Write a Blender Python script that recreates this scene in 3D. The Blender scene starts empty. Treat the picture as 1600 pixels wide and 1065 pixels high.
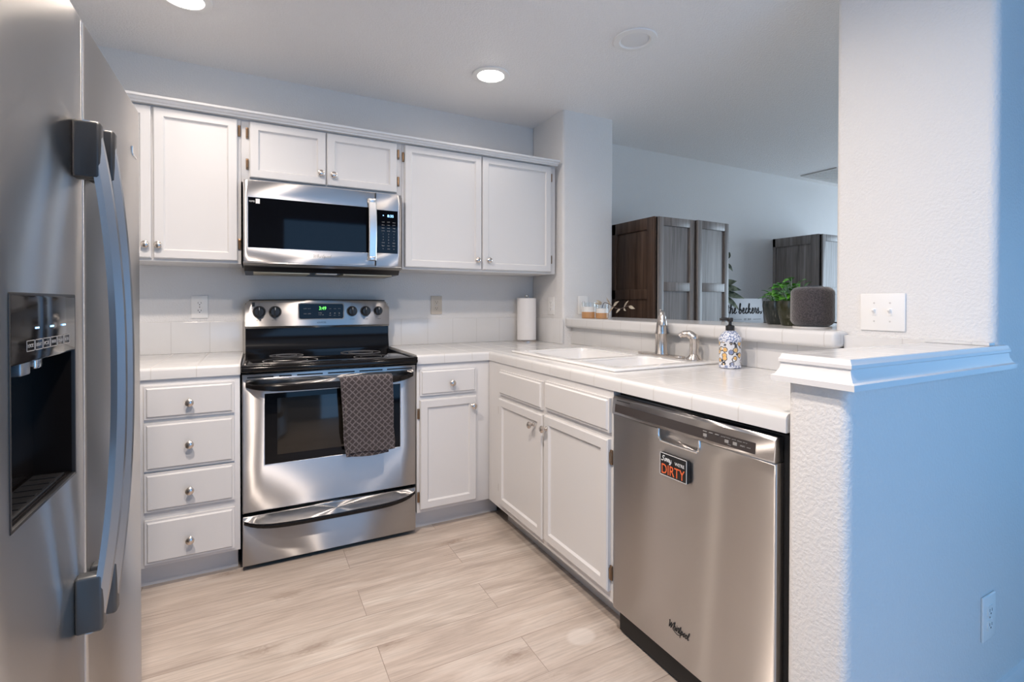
import bpy, bmesh, math, random
from mathutils import Vector, Matrix, noise as mnoise
PI = math.pi
sc = bpy.context.scene
C = sc.collection
random.seed(7)

# ------------------------------------------------------------------ camera
cam = bpy.data.cameras.new('camera')
camo = bpy.data.objects.new('camera', cam); C.objects.link(camo)
_yw, _pt, _rl = math.radians(27.66), math.radians(0.5065), math.radians(0.0759)
_F = Vector((math.sin(_yw)*math.cos(_pt), math.cos(_yw)*math.cos(_pt), -math.sin(_pt)))
_R = Vector((math.cos(_yw), -math.sin(_yw), 0)); _U = _R.cross(_F)
_R2 = _R*math.cos(_rl) + _U*math.sin(_rl); _U2 = -_R*math.sin(_rl) + _U*math.cos(_rl)
camo.matrix_world = Matrix(((_R2.x, _U2.x, -_F.x, 0.058), (_R2.y, _U2.y, -_F.y, -2.9944), (_R2.z, _U2.z, -_F.z, 1.1553), (0, 0, 0, 1)))
cam.sensor_width = 36; cam.lens = 767.6/1600*36
cam.shift_x = -1.24/1600; cam.shift_y = -(532.5-479.56)/1600
cam.clip_start = 0.02
sc.camera = camo

# ------------------------------------------------------------------ world, exposure
CEIL = 2.3746
w = bpy.data.worlds.new('sky'); sc.world = w; w.use_nodes = True
w.node_tree.nodes['Background'].inputs[0].default_value = (0.35, 0.62, 1.0, 1)
w.node_tree.nodes['Background'].inputs[1].default_value = 1.0
sc.view_settings.view_transform = 'Standard'; sc.view_settings.look = 'None'
sc.view_settings.gamma = 1; sc.view_settings.use_curve_mapping = False
sc.view_settings.exposure = 0.76
sc.cycles.use_denoising = True
sc.cycles.max_bounces = 10; sc.cycles.diffuse_bounces = 5; sc.cycles.glossy_bounces = 5
sc.cycles.sample_clamp_indirect = 6
sc.cycles.caustics_reflective = False; sc.cycles.caustics_refractive = False

def area(name, loc, target, sx, sy, power, col, shape='RECTANGLE', spread=180):
    l = bpy.data.lights.new(name, 'AREA'); l.shape = shape; l.size = sx
    if shape == 'RECTANGLE': l.size_y = sy
    l.energy = power; l.color = col; l.spread = math.radians(spread)
    o = bpy.data.objects.new(name, l); C.objects.link(o); o.location = loc
    o.rotation_euler = (Vector(target)-Vector(loc)).to_track_quat('-Z', 'Y').to_euler()
    return o
SKY = (0.27, 0.58, 1.0)
WARM = (1.0, 0.86, 0.745)
# daylight in window and door openings outside the frame, and an added left fill
DAY = (1.0, 0.96, 0.93)
area('daylight_rear_door', (1.07, -3.89, 1.07), (1.07, 0, 1.07), 1.44, 2.05, 3.3, (.02, .40, 1.0))
area('daylight_patio_door', (3.38, -3.15, .85), (0, -3.15, .85), 1.1, 1.5, 3.6, (.01, .44, 1.0))
area('added_left_fill', (-1.01, -2.72, 1.45), (0, -2.72, 1.45), .75, 1.2, .5, (.97, 1.0, .95))  # fill added to brighten surfaces facing left; no known window there
area('daylight_far_window', (6.98, -2.2, 1.3), (0, -2.2, 1.3), 2.7, 1.7, 39, (.80, .92, 1.0))
DOWNLIGHT_W = 0.8

# ------------------------------------------------------------------ materials
def mat(name, col=(.8, .8, .8), rough=.5, metal=0., aniso=0., spec=.5, emit=None, estr=1., trans=0., coat=0., sheen=0.):
    m = bpy.data.materials.new(name); m.use_nodes = True
    b = m.node_tree.nodes['Principled BSDF']; I = b.inputs
    I['Base Color'].default_value = (*col, 1); I['Roughness'].default_value = rough; I['Metallic'].default_value = metal
    I['Specular IOR Level'].default_value = spec
    if aniso: I['Anisotropic'].default_value = aniso
    if emit: I['Emission Color'].default_value = (*emit, 1); I['Emission Strength'].default_value = estr
    if trans: I['Transmission Weight'].default_value = trans
    if coat: I['Coat Weight'].default_value = coat
    if sheen: I['Sheen Weight'].default_value = sheen
    return m
def nd(m, t, **kw):
    n = m.node_tree.nodes.new(t)
    for k, v in kw.items():
        if k.startswith('i_'):
            n.inputs[k[2:].replace('_', ' ')].default_value = v
        else: setattr(n, k, v)
    return n
def lk(m, a, b): m.node_tree.links.new(a, b)
def bsdf(m): return m.node_tree.nodes['Principled BSDF']
def pos(m): return nd(m, 'ShaderNodeNewGeometry').outputs['Position']
def mapping(m, src, scale=(1, 1, 1), loc=(0, 0, 0), rot=(0, 0, 0)):
    n = nd(m, 'ShaderNodeMapping'); lk(m, src, n.inputs[0])
    n.inputs['Scale'].default_value = scale; n.inputs['Location'].default_value = loc; n.inputs['Rotation'].default_value = rot
    return n.outputs[0]
def mth(m, op, a, b=None):
    n = nd(m, 'ShaderNodeMath', operation=op)
    for i, v in enumerate((a, b)):
        if v is None: continue
        if isinstance(v, (int, float)): n.inputs[i].default_value = v
        else: lk(m, v, n.inputs[i])
    return n.outputs[0]
def mix(m, f, a, b, mode='MIX'):
    n = nd(m, 'ShaderNodeMixRGB', blend_type=mode)
    for i, v in enumerate((f, a, b)):
        if isinstance(v, (int, float)): n.inputs[i].default_value = v
        elif isinstance(v, tuple): n.inputs[i].default_value = (*v, 1)
        else: lk(m, v, n.inputs[i])
    return n.outputs[0]
def ramp(m, f, stops):
    n = nd(m, 'ShaderNodeValToRGB'); lk(m, f, n.inputs[0]); e = n.color_ramp.elements
    while len(e) < len(stops): e.new(.5)
    for k, (p, c) in enumerate(stops): e[k].position = p; e[k].color = (*c, 1)
    return n.outputs[0]
def bump(m, h, strength, dist):
    n = nd(m, 'ShaderNodeBump'); n.inputs['Strength'].default_value = strength; n.inputs['Distance'].default_value = dist
    lk(m, h, n.inputs['Height']); lk(m, n.outputs[0], bsdf(m).inputs['Normal'])

def wall_paint(name, col, scale=120, strength=.30, dist=.0026):
    m = mat(name, col, .55)
    n = nd(m, 'ShaderNodeTexNoise', i_Scale=scale, i_Detail=2.5, i_Roughness=.55); lk(m, pos(m), n.inputs[0])
    r = ramp(m, n.outputs[0], [(.38, (0, 0, 0)), (.62, (1, 1, 1))])
    bump(m, r, strength, dist)
    return m
M = {}
M['wall'] = wall_paint('grey_wall_paint', (.745, .735, .725))
M['wall_bounce_dark'] = wall_paint('bounce_cutting_blue_paint', (.10, .17, .26))  # dark colour put on unseen walls to cut bounce onto the blue lit wall
M['ceil'] = wall_paint('white_ceiling_paint', (.90, .885, .875), 140, .5, .003)
M['white'] = mat('white_cabinet_paint', (.69, .68, .675), .38)
M['trimwhite'] = mat('white_trim_paint', (.74, .735, .735), .35)
M['plate'] = mat('white_plastic_plate', (.85, .84, .82), .35)
M['almond'] = mat('almond_plastic_plate', (.62, .55, .46), .4)
M['slot'] = mat('dark_slot', (.02, .02, .02), .6)
M['porcelain'] = mat('white_porcelain', (.84, .83, .82), .12, coat=.4)
M['nickel'] = mat('brushed_nickel', (.66, .60, .55), .24, 1.)
M['chrome'] = mat('bright_metal', (.75, .74, .73), .14, 1.)
M['hinge'] = mat('aged_brass_hinge', (.28, .18, .11), .4, .9)
M['black'] = mat('black_plastic', (.012, .012, .013), .38)
M['gloss_black'] = mat('gloss_black_enamel', (.008, .007, .007), .10, spec=.25)
M['blackglass'] = mat('black_glass', (.003, .003, .004), .04, spec=.22)
M['grey_panel'] = mat('dark_grey_panel', (.05, .042, .04), .25)
M['lens'] = mat('lit_lamp_lens', (1, 1, 1), .4, emit=(1., .93, .86), estr=10)
M['lens_off'] = mat('unlit_lamp_lens', (.80, .80, .80), .35)
M['green'] = mat('green_led_digits', (0, 0, 0), .5, emit=(.15, 1., .12), estr=1.6)
M['blueled'] = mat('blue_led_digits', (0, 0, 0), .5, emit=(.25, .55, 1.), estr=2.5)
M['print_white'] = mat('white_print', (.75, .75, .74), .5)
M['print_grey'] = mat('grey_print', (.32, .31, .30), .5)
M['print_black'] = mat('black_print', (.01, .01, .01), .5)
M['print_orange'] = mat('orange_print', (.85, .16, .05), .5)
M['handle_grey'] = mat('satin_grey_handle', (.42, .44, .47), .3, .9)
M['paper'] = mat('white_paper_towel', (.84, .82, .81), .9)
M['pot'] = mat('dark_green_glazed_pot', (.018, .024, .022), .12)
M['soil'] = mat('dark_soil', (.03, .02, .015), .9)
M['signwhite'] = mat('white_painted_board', (.80, .80, .82), .5)
M['glass'] = mat('clear_glass', (.95, .97, .97), .03, trans=1.)
M['amber'] = mat('amber_liquid', (.50, .27, .12), .25)
M['frost'] = mat('white_glazed_band', (.78, .78, .76), .3)
M['vent'] = mat('pale_vent_metal', (.62, .60, .58), .5)
M['filter'] = mat('aluminium_grease_filter', (.45, .40, .30), .5, .6)
M['gasket'] = mat('pale_door_gasket', (.62, .60, .58), .45)
M['dusk'] = mat('dark_recess', (.01, .009, .009), .6)

def stainless(name, col, rough, aniso=1., streak_rot=0.):
    m = mat(name, col, rough, 1., aniso); bsdf(m).inputs['Anisotropic Rotation'].default_value = .25
    t = nd(m, 'ShaderNodeTangent', direction_type='RADIAL', axis='Z'); lk(m, t.outputs[0], bsdf(m).inputs['Tangent'])
    tc = nd(m, 'ShaderNodeTexCoord').outputs['Object']
    n2 = nd(m, 'ShaderNodeTexNoise', i_Scale=2.6, i_Detail=4.); lk(m, tc, n2.inputs[0])
    lk(m, mth(m, 'ADD', mth(m, 'MULTIPLY', n2.outputs[0], .10), rough-.05), bsdf(m).inputs['Roughness'])
    lk(m, mix(m, n2.outputs[0], col, tuple(c*.84 for c in col)), bsdf(m).inputs['Base Color'])
    g = nd(m, 'ShaderNodeBsdfAnisotropic'); g.inputs['Color'].default_value = (*col, 1); g.inputs['Roughness'].default_value = .36
    g.inputs['Anisotropy'].default_value = .82; lk(m, t.outputs[0], g.inputs['Tangent']); g.inputs['Rotation'].default_value = streak_rot
    ms = nd(m, 'ShaderNodeMixShader'); ms.inputs[0].default_value = .5
    out = m.node_tree.nodes['Material Output']; lk(m, bsdf(m).outputs[0], ms.inputs[1]); lk(m, g.outputs[0], ms.inputs[2]); lk(m, ms.outputs[0], out.inputs['Surface'])
    return m
M['steel'] = stainless('brushed_stainless_steel', (.54, .525, .52), .31)
M['fridge_steel'] = stainless('grey_stainless_steel', (.82, .785, .75), .36)
M['dw_steel'] = stainless('warm_stainless_steel', (.70, .665, .635), .31)

def tile_mat(name, col, grout, s=.1525, ox=0., oy=0., wdt=.012, rough=.16):
    m = mat(name, col, rough)
    g = nd(m, 'ShaderNodeNewGeometry'); sp = nd(m, 'ShaderNodeSeparateXYZ'); lk(m, g.outputs['Position'], sp.inputs[0])
    sn = nd(m, 'ShaderNodeSeparateXYZ'); lk(m, g.outputs['True Normal'], sn.inputs[0])
    res = None
    for k, off in ((0, ox), (1, oy)):
        fr = mth(m, 'FRACT', mth(m, 'DIVIDE', mth(m, 'SUBTRACT', sp.outputs[k], off-10*s), s))
        d = mth(m, 'ABSOLUTE', mth(m, 'SUBTRACT', fr, .5))
        a = mth(m, 'GREATER_THAN', d, .5-wdt)
        ok = mth(m, 'LESS_THAN', mth(m, 'ABSOLUTE', sn.outputs[k]), .6)
        a = mth(m, 'MULTIPLY', a, ok)
        res = a if res is None else mth(m, 'MAXIMUM', res, a)
    lk(m, mix(m, res, col, grout), bsdf(m).inputs['Base Color'])
    lk(m, mth(m, 'ADD', mth(m, 'MULTIPLY', res, .5), rough), bsdf(m).inputs['Roughness'])
    bump(m, mth(m, 'SUBTRACT', 1., res), .25, .001)
    return m
M['tile'] = tile_mat('white_glazed_tile', (.69, .685, .68), (.56, .545, .53), ox=-.156, oy=-1.534)
M['splash'] = tile_mat('white_wall_tile', (.72, .715, .71), (.60, .59, .58), s=.167, ox=-.151, oy=-1.534)

def floor_mat():
    m = mat('pale_oak_plank_floor', (.5, .4, .33), .42)
    P = pos(m)
    br = nd(m, 'ShaderNodeTexBrick', offset=.37, offset_frequency=2, squash=1.)
    lk(m, mapping(m, P, (1, 1, 1), (.35, .055, 0)), br.inputs['Vector'])
    br.inputs['Color1'].default_value = (0, 0, 0, 1); br.inputs['Color2'].default_value = (1, 1, 1, 1); br.inputs['Mortar'].default_value = (.5, .5, .5, 1)
    br.inputs['Scale'].default_value = 1.; br.inputs['Mortar Size'].default_value = .0013; br.inputs['Mortar Smooth'].default_value = .3
    br.inputs['Brick Width'].default_value = 1.22; br.inputs['Row Height'].default_value = .182
    cs = nd(m, 'ShaderNodeVectorMath', operation='MULTIPLY_ADD'); lk(m, br.outputs['Color'], cs.inputs[0]); cs.inputs[1].default_value = (7, 3, 5); lk(m, P, cs.inputs[2])
    V = cs.outputs[0]
    g1 = nd(m, 'ShaderNodeTexNoise', i_Scale=1., i_Detail=6., i_Roughness=.62, i_Distortion=1.1); lk(m, mapping(m, V, (1.7, 11, 1)), g1.inputs[0])
    g2 = nd(m, 'ShaderNodeTexNoise', i_Scale=1., i_Detail=4., i_Roughness=.6); lk(m, mapping(m, V, (6, 120, 1)), g2.inputs[0])
    vo = nd(m, 'ShaderNodeTexVoronoi', i_Scale=1.); lk(m, mapping(m, V, (2.6, 6.4, 1)), vo.inputs[0])
    wv = nd(m, 'ShaderNodeTexNoise', i_Scale=1., i_Detail=5., i_Distortion=3.); lk(m, mapping(m, V, (16, 40, 1)), wv.inputs[0])
    knot = ramp(m, mth(m, 'ADD', vo.outputs['Distance'], mth(m, 'MULTIPLY', mth(m, 'SUBTRACT', wv.outputs[0], .5), .32)), [(.0, (1, 1, 1)), (.07, (.6, .6, .6)), (.22, (0, 0, 0))])
    base = ramp(m, g1.outputs[0], [(.30, (.33, .275, .235)), (.5, (.455, .39, .34)), (.70, (.54, .485, .435))])
    tone = mix(m, mth(m, 'MULTIPLY', br.outputs['Color'], .35), base, (.42, .34, .29))
    fine = mix(m, .38, tone, ramp(m, g2.outputs[0], [(.3, (.42, .42, .42)), (.62, (.78, .78, .78))]), 'OVERLAY')
    kn = mix(m, mth(m, 'MULTIPLY', knot, .75), fine, (.24, .175, .135))
    # a pale round patch mixed into the plank colour in front of the dishwasher
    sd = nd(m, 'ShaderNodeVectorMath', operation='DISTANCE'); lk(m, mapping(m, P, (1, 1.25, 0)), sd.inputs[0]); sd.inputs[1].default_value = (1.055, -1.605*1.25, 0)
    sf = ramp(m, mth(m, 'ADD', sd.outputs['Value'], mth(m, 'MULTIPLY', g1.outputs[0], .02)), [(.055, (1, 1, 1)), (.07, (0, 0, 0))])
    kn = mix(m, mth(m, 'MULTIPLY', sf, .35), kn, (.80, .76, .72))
    seam = mix(m, mth(m, 'MULTIPLY', br.outputs['Fac'], .65), kn, (.20, .15, .12))
    lk(m, seam, bsdf(m).inputs['Base Color'])
    lk(m, mth(m, 'ADD', mth(m, 'MULTIPLY', g1.outputs[0], .2), .32), bsdf(m).inputs['Roughness'])
    bump(m, mth(m, 'SUBTRACT', g2.outputs[0], br.outputs['Fac']), .12, .0012)
    return m
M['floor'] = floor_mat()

def wood(name, dark, light, rough):
    m = mat(name, dark, rough)
    tc = nd(m, 'ShaderNodeTexCoord').outputs['Object']
    n = nd(m, 'ShaderNodeTexNoise', i_Scale=1., i_Detail=5., i_Roughness=.6, i_Distortion=.6); lk(m, mapping(m, tc, (38, 38, 1.6)), n.inputs[0])
    lk(m, ramp(m, n.outputs[0], [(.3, dark), (.72, light)]), bsdf(m).inputs['Base Color'])
    bump(m, n.outputs[0], .12, .001)
    return m
M['walnut'] = wood('brown_stained_wood', (.045, .025, .017), (.16, .10, .07), .34)
M['sheen_greywood'] = wood('grey_brown_wood_daylit', (.14, .12, .11), (.36, .33, .315), .34)  # lightened so the armoire fronts carry daylight sheen in their wood colour

def towel_mat():
    m = mat('charcoal_waffle_cloth', (.05, .042, .045), .95, sheen=.4)
    tc = nd(m, 'ShaderNodeTexCoord').outputs['Object']
    r = None
    for a in (PI/4, -PI/4):
        wv = nd(m, 'ShaderNodeTexWave', wave_type='BANDS', bands_direction='X', i_Scale=15., i_Distortion=1.6)
        wv.inputs['Detail Scale'].default_value = 3
        lk(m, mapping(m, tc, (1, 1, 1), rot=(0, a, 0)), wv.inputs[0])
        t = ramp(m, wv.outputs['Fac'], [(.80, (0, 0, 0)), (.96, (1, 1, 1))])
        r = t if r is None else mix(m, 1., r, t, 'LIGHTEN')
    n = nd(m, 'ShaderNodeTexNoise', i_Scale=300., i_Detail=2.); lk(m, tc, n.inputs[0])
    c = mix(m, mth(m, 'MULTIPLY', r, n.outputs[0]), (.036, .028, .030), (.22, .19, .20))
    lk(m, c, bsdf(m).inputs['Base Color'])
    bump(m, mth(m, 'ADD', r, n.outputs[0]), .5, .002)
    return m
M['towel'] = towel_mat()
def speaker_mat():
    m = mat('dark_knit_fabric', (.03, .026, .028), .85, sheen=.5)
    tc = nd(m, 'ShaderNodeTexCoord').outputs['Object']
    v = nd(m, 'ShaderNodeTexVoronoi', i_Scale=230.); lk(m, tc, v.inputs[0])
    lk(m, ramp(m, v.outputs['Distance'], [(.1, (.075, .06, .062)), (.7, (.02, .016, .018))]), bsdf(m).inputs['Base Color'])
    bump(m, v.outputs['Distance'], .6, .002)
    return m
M['fabric'] = speaker_mat()
def leaf_mat(name, a, b):
    m = mat(name, a, .35)
    tc = nd(m, 'ShaderNodeTexCoord').outputs['Object']
    n = nd(m, 'ShaderNodeTexNoise', i_Scale=28., i_Detail=2.); lk(m, tc, n.inputs[0])
    lk(m, ramp(m, n.outputs[0], [(.35, a), (.65, b)]), bsdf(m).inputs['Base Color'])
    return m
M['leaf'] = leaf_mat('bright_green_leaf', (.02, .12, .008), (.10, .34, .03))
M['leaf_dark'] = leaf_mat('variegated_leaf', (.04, .07, .045), (.30, .36, .25))
M['sprig'] = leaf_mat('pale_dry_leaf', (.30, .25, .20), (.50, .46, .36))
M['stem'] = mat('brown_stem', (.10, .07, .06), .6)
def bottle_mat():
    m = mat('patterned_ceramic_glass', (.8, .8, .8), .12, coat=.5)
    tc = nd(m, 'ShaderNodeTexCoord').outputs['Object']
    v = nd(m, 'ShaderNodeTexVoronoi', i_Scale=46.); lk(m, tc, v.inputs[0])
    n = nd(m, 'ShaderNodeTexNoise', i_Scale=160., i_Detail=2.); lk(m, tc, n.inputs[0])
    d = mth(m, 'ADD', v.outputs['Distance'], mth(m, 'MULTIPLY', mth(m, 'SUBTRACT', n.outputs[0], .5), .25))
    sepc = nd(m, 'ShaderNodeSeparateColor'); lk(m, v.outputs['Color'], sepc.inputs[0])
    pet = ramp(m, sepc.outputs[0], [(.0, (.75, .42, .12)), (.45, (.80, .55, .25)), (.55, (.05, .12, .35)), (.7, (.72, .72, .74)), (1., (.75, .76, .8))])
    ring = ramp(m, d, [(.0, (1, 1, 1)), (.36, (1, 1, 1)), (.40, (.02, .02, .03)), (.47, (.02, .02, .03)), (.53, (.72, .73, .76))])
    lt = mth(m, 'LESS_THAN', d, .37)
    col = mix(m, lt, ring, pet)
    sp = nd(m, 'ShaderNodeSeparateXYZ'); lk(m, tc, sp.inputs[0])
    band = mth(m, 'GREATER_THAN', sp.outputs[2], .106)
    band2 = mth(m, 'LESS_THAN', sp.outputs[2], .014)
    dots = ramp(m, n.outputs[0], [(.47, (.74, .76, .82)), (.56, (.20, .25, .40))])
    col = mix(m, mth(m, 'MAXIMUM', band, band2), col, dots)
    lk(m, col, bsdf(m).inputs['Base Color'])
    return m
M['bottle'] = bottle_mat()

# ------------------------------------------------------------------ mesh helpers
def Y(y0): return lambda p: Vector((p[0], y0-p[1], p[2]))       # (along, outward, up) on a face that looks to -y
def X(x0): return lambda p: Vector((x0-p[1], -p[0], p[2]))      # the same on a face that looks to -x
def XP(x0): return lambda p: Vector((x0+p[1], p[0], p[2]))      # the same on a face that looks to +x
def ID(p): return Vector(p)
class MB:
    def __init__(s, f=ID): s.bm = bmesh.new(); s.f = f
    def _merge(s, t):
        bmesh.ops.recalc_face_normals(t, faces=t.faces)
        for v in t.verts: v.co = s.f(v.co)
        me = bpy.data.meshes.new('tmp'); t.to_mesh(me); t.free(); s.bm.from_mesh(me); bpy.data.meshes.remove(me)
        return s
    def box(s, x0, x1, y0, y1, z0, z1, bev=0., seg=2, only=None):
        t = bmesh.new(); bmesh.ops.create_cube(t, size=1)
        for v in t.verts: v.co = Vector(((x0+x1)/2+v.co.x*(x1-x0), (y0+y1)/2+v.co.y*(y1-y0), (z0+z1)/2+v.co.z*(z1-z0)))
        if bev:
            ed = [e for e in t.edges if only is None or only((e.verts[0].co+e.verts[1].co)/2, e)]
            bmesh.ops.bevel(t, geom=ed, offset=bev, segments=seg, affect='EDGES', profile=.5)
        return s._merge(t)
    def lathe(s, prof, c=(0, 0, 0), axis='z', n=32, cap=True):
        t = bmesh.new(); rings = []
        for r, h in prof:
            ring = []
            for k in range(n):
                a = 2*PI*k/n; p = (r*math.cos(a), r*math.sin(a), h)
                if axis == 'y': p = (p[0], p[2], p[1])
                if axis == 'x': p = (p[2], p[0], p[1])
                ring.append(t.verts.new(Vector(p)+Vector(c)))
            rings.append(ring)
        for a, b in zip(rings, rings[1:]):
            for k in range(n): t.faces.new((a[k], a[(k+1) % n], b[(k+1) % n], b[k]))
        if cap: t.faces.new(rings[0][::-1]); t.faces.new(rings[-1])
        return s._merge(t)
    def tube(s, pts, r, n=10, cap=True, flat=None):
        pts = [Vector(p) for p in pts]; t = bmesh.new(); rings = []
        rr = r if isinstance(r, (list, tuple)) else [r]*len(pts)
        up = None
        for i, p in enumerate(pts):
            d = (pts[min(i+1, len(pts)-1)]-pts[max(i-1, 0)]).normalized()
            if up is None: up = Vector((0, 0, 1)) if abs(d.z) < .9 else Vector((0, 1, 0))
            side = d.cross(up).normalized(); up2 = side.cross(d).normalized(); up = up2
            rings.append([t.verts.new(p+side*math.cos(2*PI*k/n)*rr[i]+up2*math.sin(2*PI*k/n)*rr[i]*(flat or 1)) for k in range(n)])
        for a, b in zip(rings, rings[1:]):
            for k in range(n): t.faces.new((a[k], a[(k+1) % n], b[(k+1) % n], b[k]))
        if cap: t.faces.new(rings[0][::-1]); t.faces.new(rings[-1])
        return s._merge(t)
    def prism(s, poly, a, b, axis='x', bev=0., seg=2):          # poly in the two other axes (in x,y,z order)
        t = bmesh.new()
        def P(q, h): return {'x': (h, q[0], q[1]), 'y': (q[0], h, q[1]), 'z': (q[0], q[1], h)}[axis]
        A = [t.verts.new(P(q, a)) for q in poly]; B = [t.verts.new(P(q, b)) for q in poly]
        fa = t.faces.new(A); fb = t.faces.new(B[::-1]); n = len(poly)
        for k in range(n): t.faces.new((A[k], B[k], B[(k+1) % n], A[(k+1) % n]))
        if bev: bmesh.ops.bevel(t, geom=list(fa.edges)+list(fb.edges), offset=bev, segments=seg, affect='EDGES', profile=.5)
        return s._merge(t)
    def sections(s, secs, closed=True, cap=True):               # skin a list of equal-length loops
        t = bmesh.new(); R = [[t.verts.new(p) for p in sec] for sec in secs]; n = len(secs[0])
        for a, b in zip(R, R[1:]):
            for k in range(n if closed else n-1): t.faces.new((a[k], a[(k+1) % n], b[(k+1) % n], b[k]))
        if cap and closed: t.faces.new(R[0][::-1]); t.faces.new(R[-1])
        return s._merge(t)
    def cells(s, us, vs, keep, w0, w1, axis='z', bev=0., seg=3, which=None):   # a slab made of grid cells, with holes
        t = bmesh.new(); V = {}
        def P(u, v, h): return {'z': (u, v, h), 'y': (u, h, v), 'x': (h, u, v)}[axis]
        def g(i, j):
            if (i, j) not in V: V[i, j] = t.verts.new(P(us[i], vs[j], w0))
            return V[i, j]
        fs = []
        for i in range(len(us)-1):
            for j in range(len(vs)-1):
                if keep((us[i]+us[i+1])/2, (vs[j]+vs[j+1])/2): fs.append(t.faces.new((g(i, j), g(i+1, j), g(i+1, j+1), g(i, j+1))))
        ex = bmesh.ops.extrude_face_region(t, geom=fs)
        d = Vector(P(0, 0, w1-w0)) - Vector(P(0, 0, 0))
        for v in ex['geom']:
            if isinstance(v, bmesh.types.BMVert): v.co += d
        bmesh.ops.recalc_face_normals(t, faces=t.faces)
        if bev:
            ed = [e for e in t.edges if len(e.link_faces) == 2 and e.calc_face_angle(0) > 1. and (which is None or which((e.verts[0].co+e.verts[1].co)/2, e))]
            bmesh.ops.bevel(t, geom=ed, offset=bev, segments=seg, affect='EDGES', profile=.5)
        return s._merge(t)
    def blade(s, base, tip, width, normal, bend=.0, th=.0009, n=6):    # a leaf with thickness
        base, tip, normal = Vector(base), Vector(tip), Vector(normal).normalized(); d = tip-base
        side = d.cross(normal).normalized(); secs = []
        for i in range(n+1):
            u = i/n; wv = width*max(.04, math.sin(PI*min(1, u**.8))) ; c = base+d*u+normal*bend*math.sin(PI*u)
            secs.append([c-side*wv-normal*wv*.0, c+normal*(th-wv*.25), c+side*wv, c-normal*(th+wv*.25)])
        return s.sections(secs)
    def flat(s, me, f2):                                        # add text mesh: f2 maps (x, y, depth)
        t = bmesh.new(); t.from_mesh(me)
        for v in t.verts: v.co = Vector(f2(v.co))
        return s._merge(t)
    def build(s, name, m, parent=None, loc=None, smooth=True, bev=0., angle=35):
        bmesh.ops.recalc_face_normals(s.bm, faces=s.bm.faces)
        o0 = Vector((0, 0, 0))
        if parent is not None:
            p = parent
            while p: o0 += p.location; p = p.parent
        elif loc is not None: o0 = Vector(loc)
        else:
            cs = [v.co for v in s.bm.verts]
            o0 = Vector(((min(c.x for c in cs)+max(c.x for c in cs))/2, (min(c.y for c in cs)+max(c.y for c in cs))/2, min(c.z for c in cs)))
        for v in s.bm.verts: v.co -= o0
        me = bpy.data.meshes.new(name); s.bm.to_mesh(me); s.bm.free()
        me.materials.append(M[m] if isinstance(m, str) else m)
        if smooth:
            for p in me.polygons: p.use_smooth = True
            me.set_sharp_from_angle(angle=math.radians(angle))
        o = bpy.data.objects.new(name, me); C.objects.link(o)
        if parent is not None: o.parent = parent
        else: o.location = o0
        if bev:
            b = o.modifiers.new('bevel', 'BEVEL'); b.width = bev; b.segments = 2; b.limit_method = 'ANGLE'; b.angle_limit = math.radians(40)
        return o
def tag(o, label, cat, group=None, kind=None):
    o['label'] = label; o['category'] = cat
    if group: o['group'] = group
    if kind: o['kind'] = kind
    return o
def thing(name, loc, label, cat, group=None, kind=None):
    o = bpy.data.objects.new(name, None); C.objects.link(o); o.location = loc; o.empty_display_size = .05
    return tag(o, label, cat, group, kind)
def struct(o, label, cat): return tag(o, label, cat, kind='structure')

_cache = {}
def text_mesh(s, shear=0.):
    if (s, shear) in _cache: return _cache[s, shear]
    cu = bpy.data.curves.new('t', 'FONT'); cu.body = s; cu.size = 1; cu.extrude = .02; cu.shear = shear
    cu.resolution_u = 3; cu.align_x = 'CENTER'; cu.align_y = 'CENTER'
    o = bpy.data.objects.new('t', cu); C.objects.link(o); bpy.context.view_layer.update()
    me = bpy.data.meshes.new_from_object(o.evaluated_get(bpy.context.evaluated_depsgraph_get()))
    bpy.data.objects.remove(o); bpy.data.curves.remove(cu)
    _cache[s, shear] = me
    return me
def put_text(mb, s, u, z, height, depth, width=None, shear=0., thick=.0006, tilt=0.):
    """text centred at (u, z) on a face (mb carries the face map); depth = distance out of the face"""
    me = text_mesh(s, shear)
    xs = [v.co.x for v in me.vertices]; ys = [v.co.y for v in me.vertices]
    if not xs: return
    cx, cy = (min(xs)+max(xs))/2, (min(ys)+max(ys))/2
    ky = height/(max(ys)-min(ys)); kx = width/(max(xs)-min(xs)) if width else ky
    ct, st = math.cos(tilt), math.sin(tilt)
    def f(c):
        a, b = (c.x-cx)*kx, (c.y-cy)*ky
        return (u+a*ct-b*st, depth+thick*(.5+c.z/.04), z+a*st+b*ct)
    mb.flat(me, f)
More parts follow.
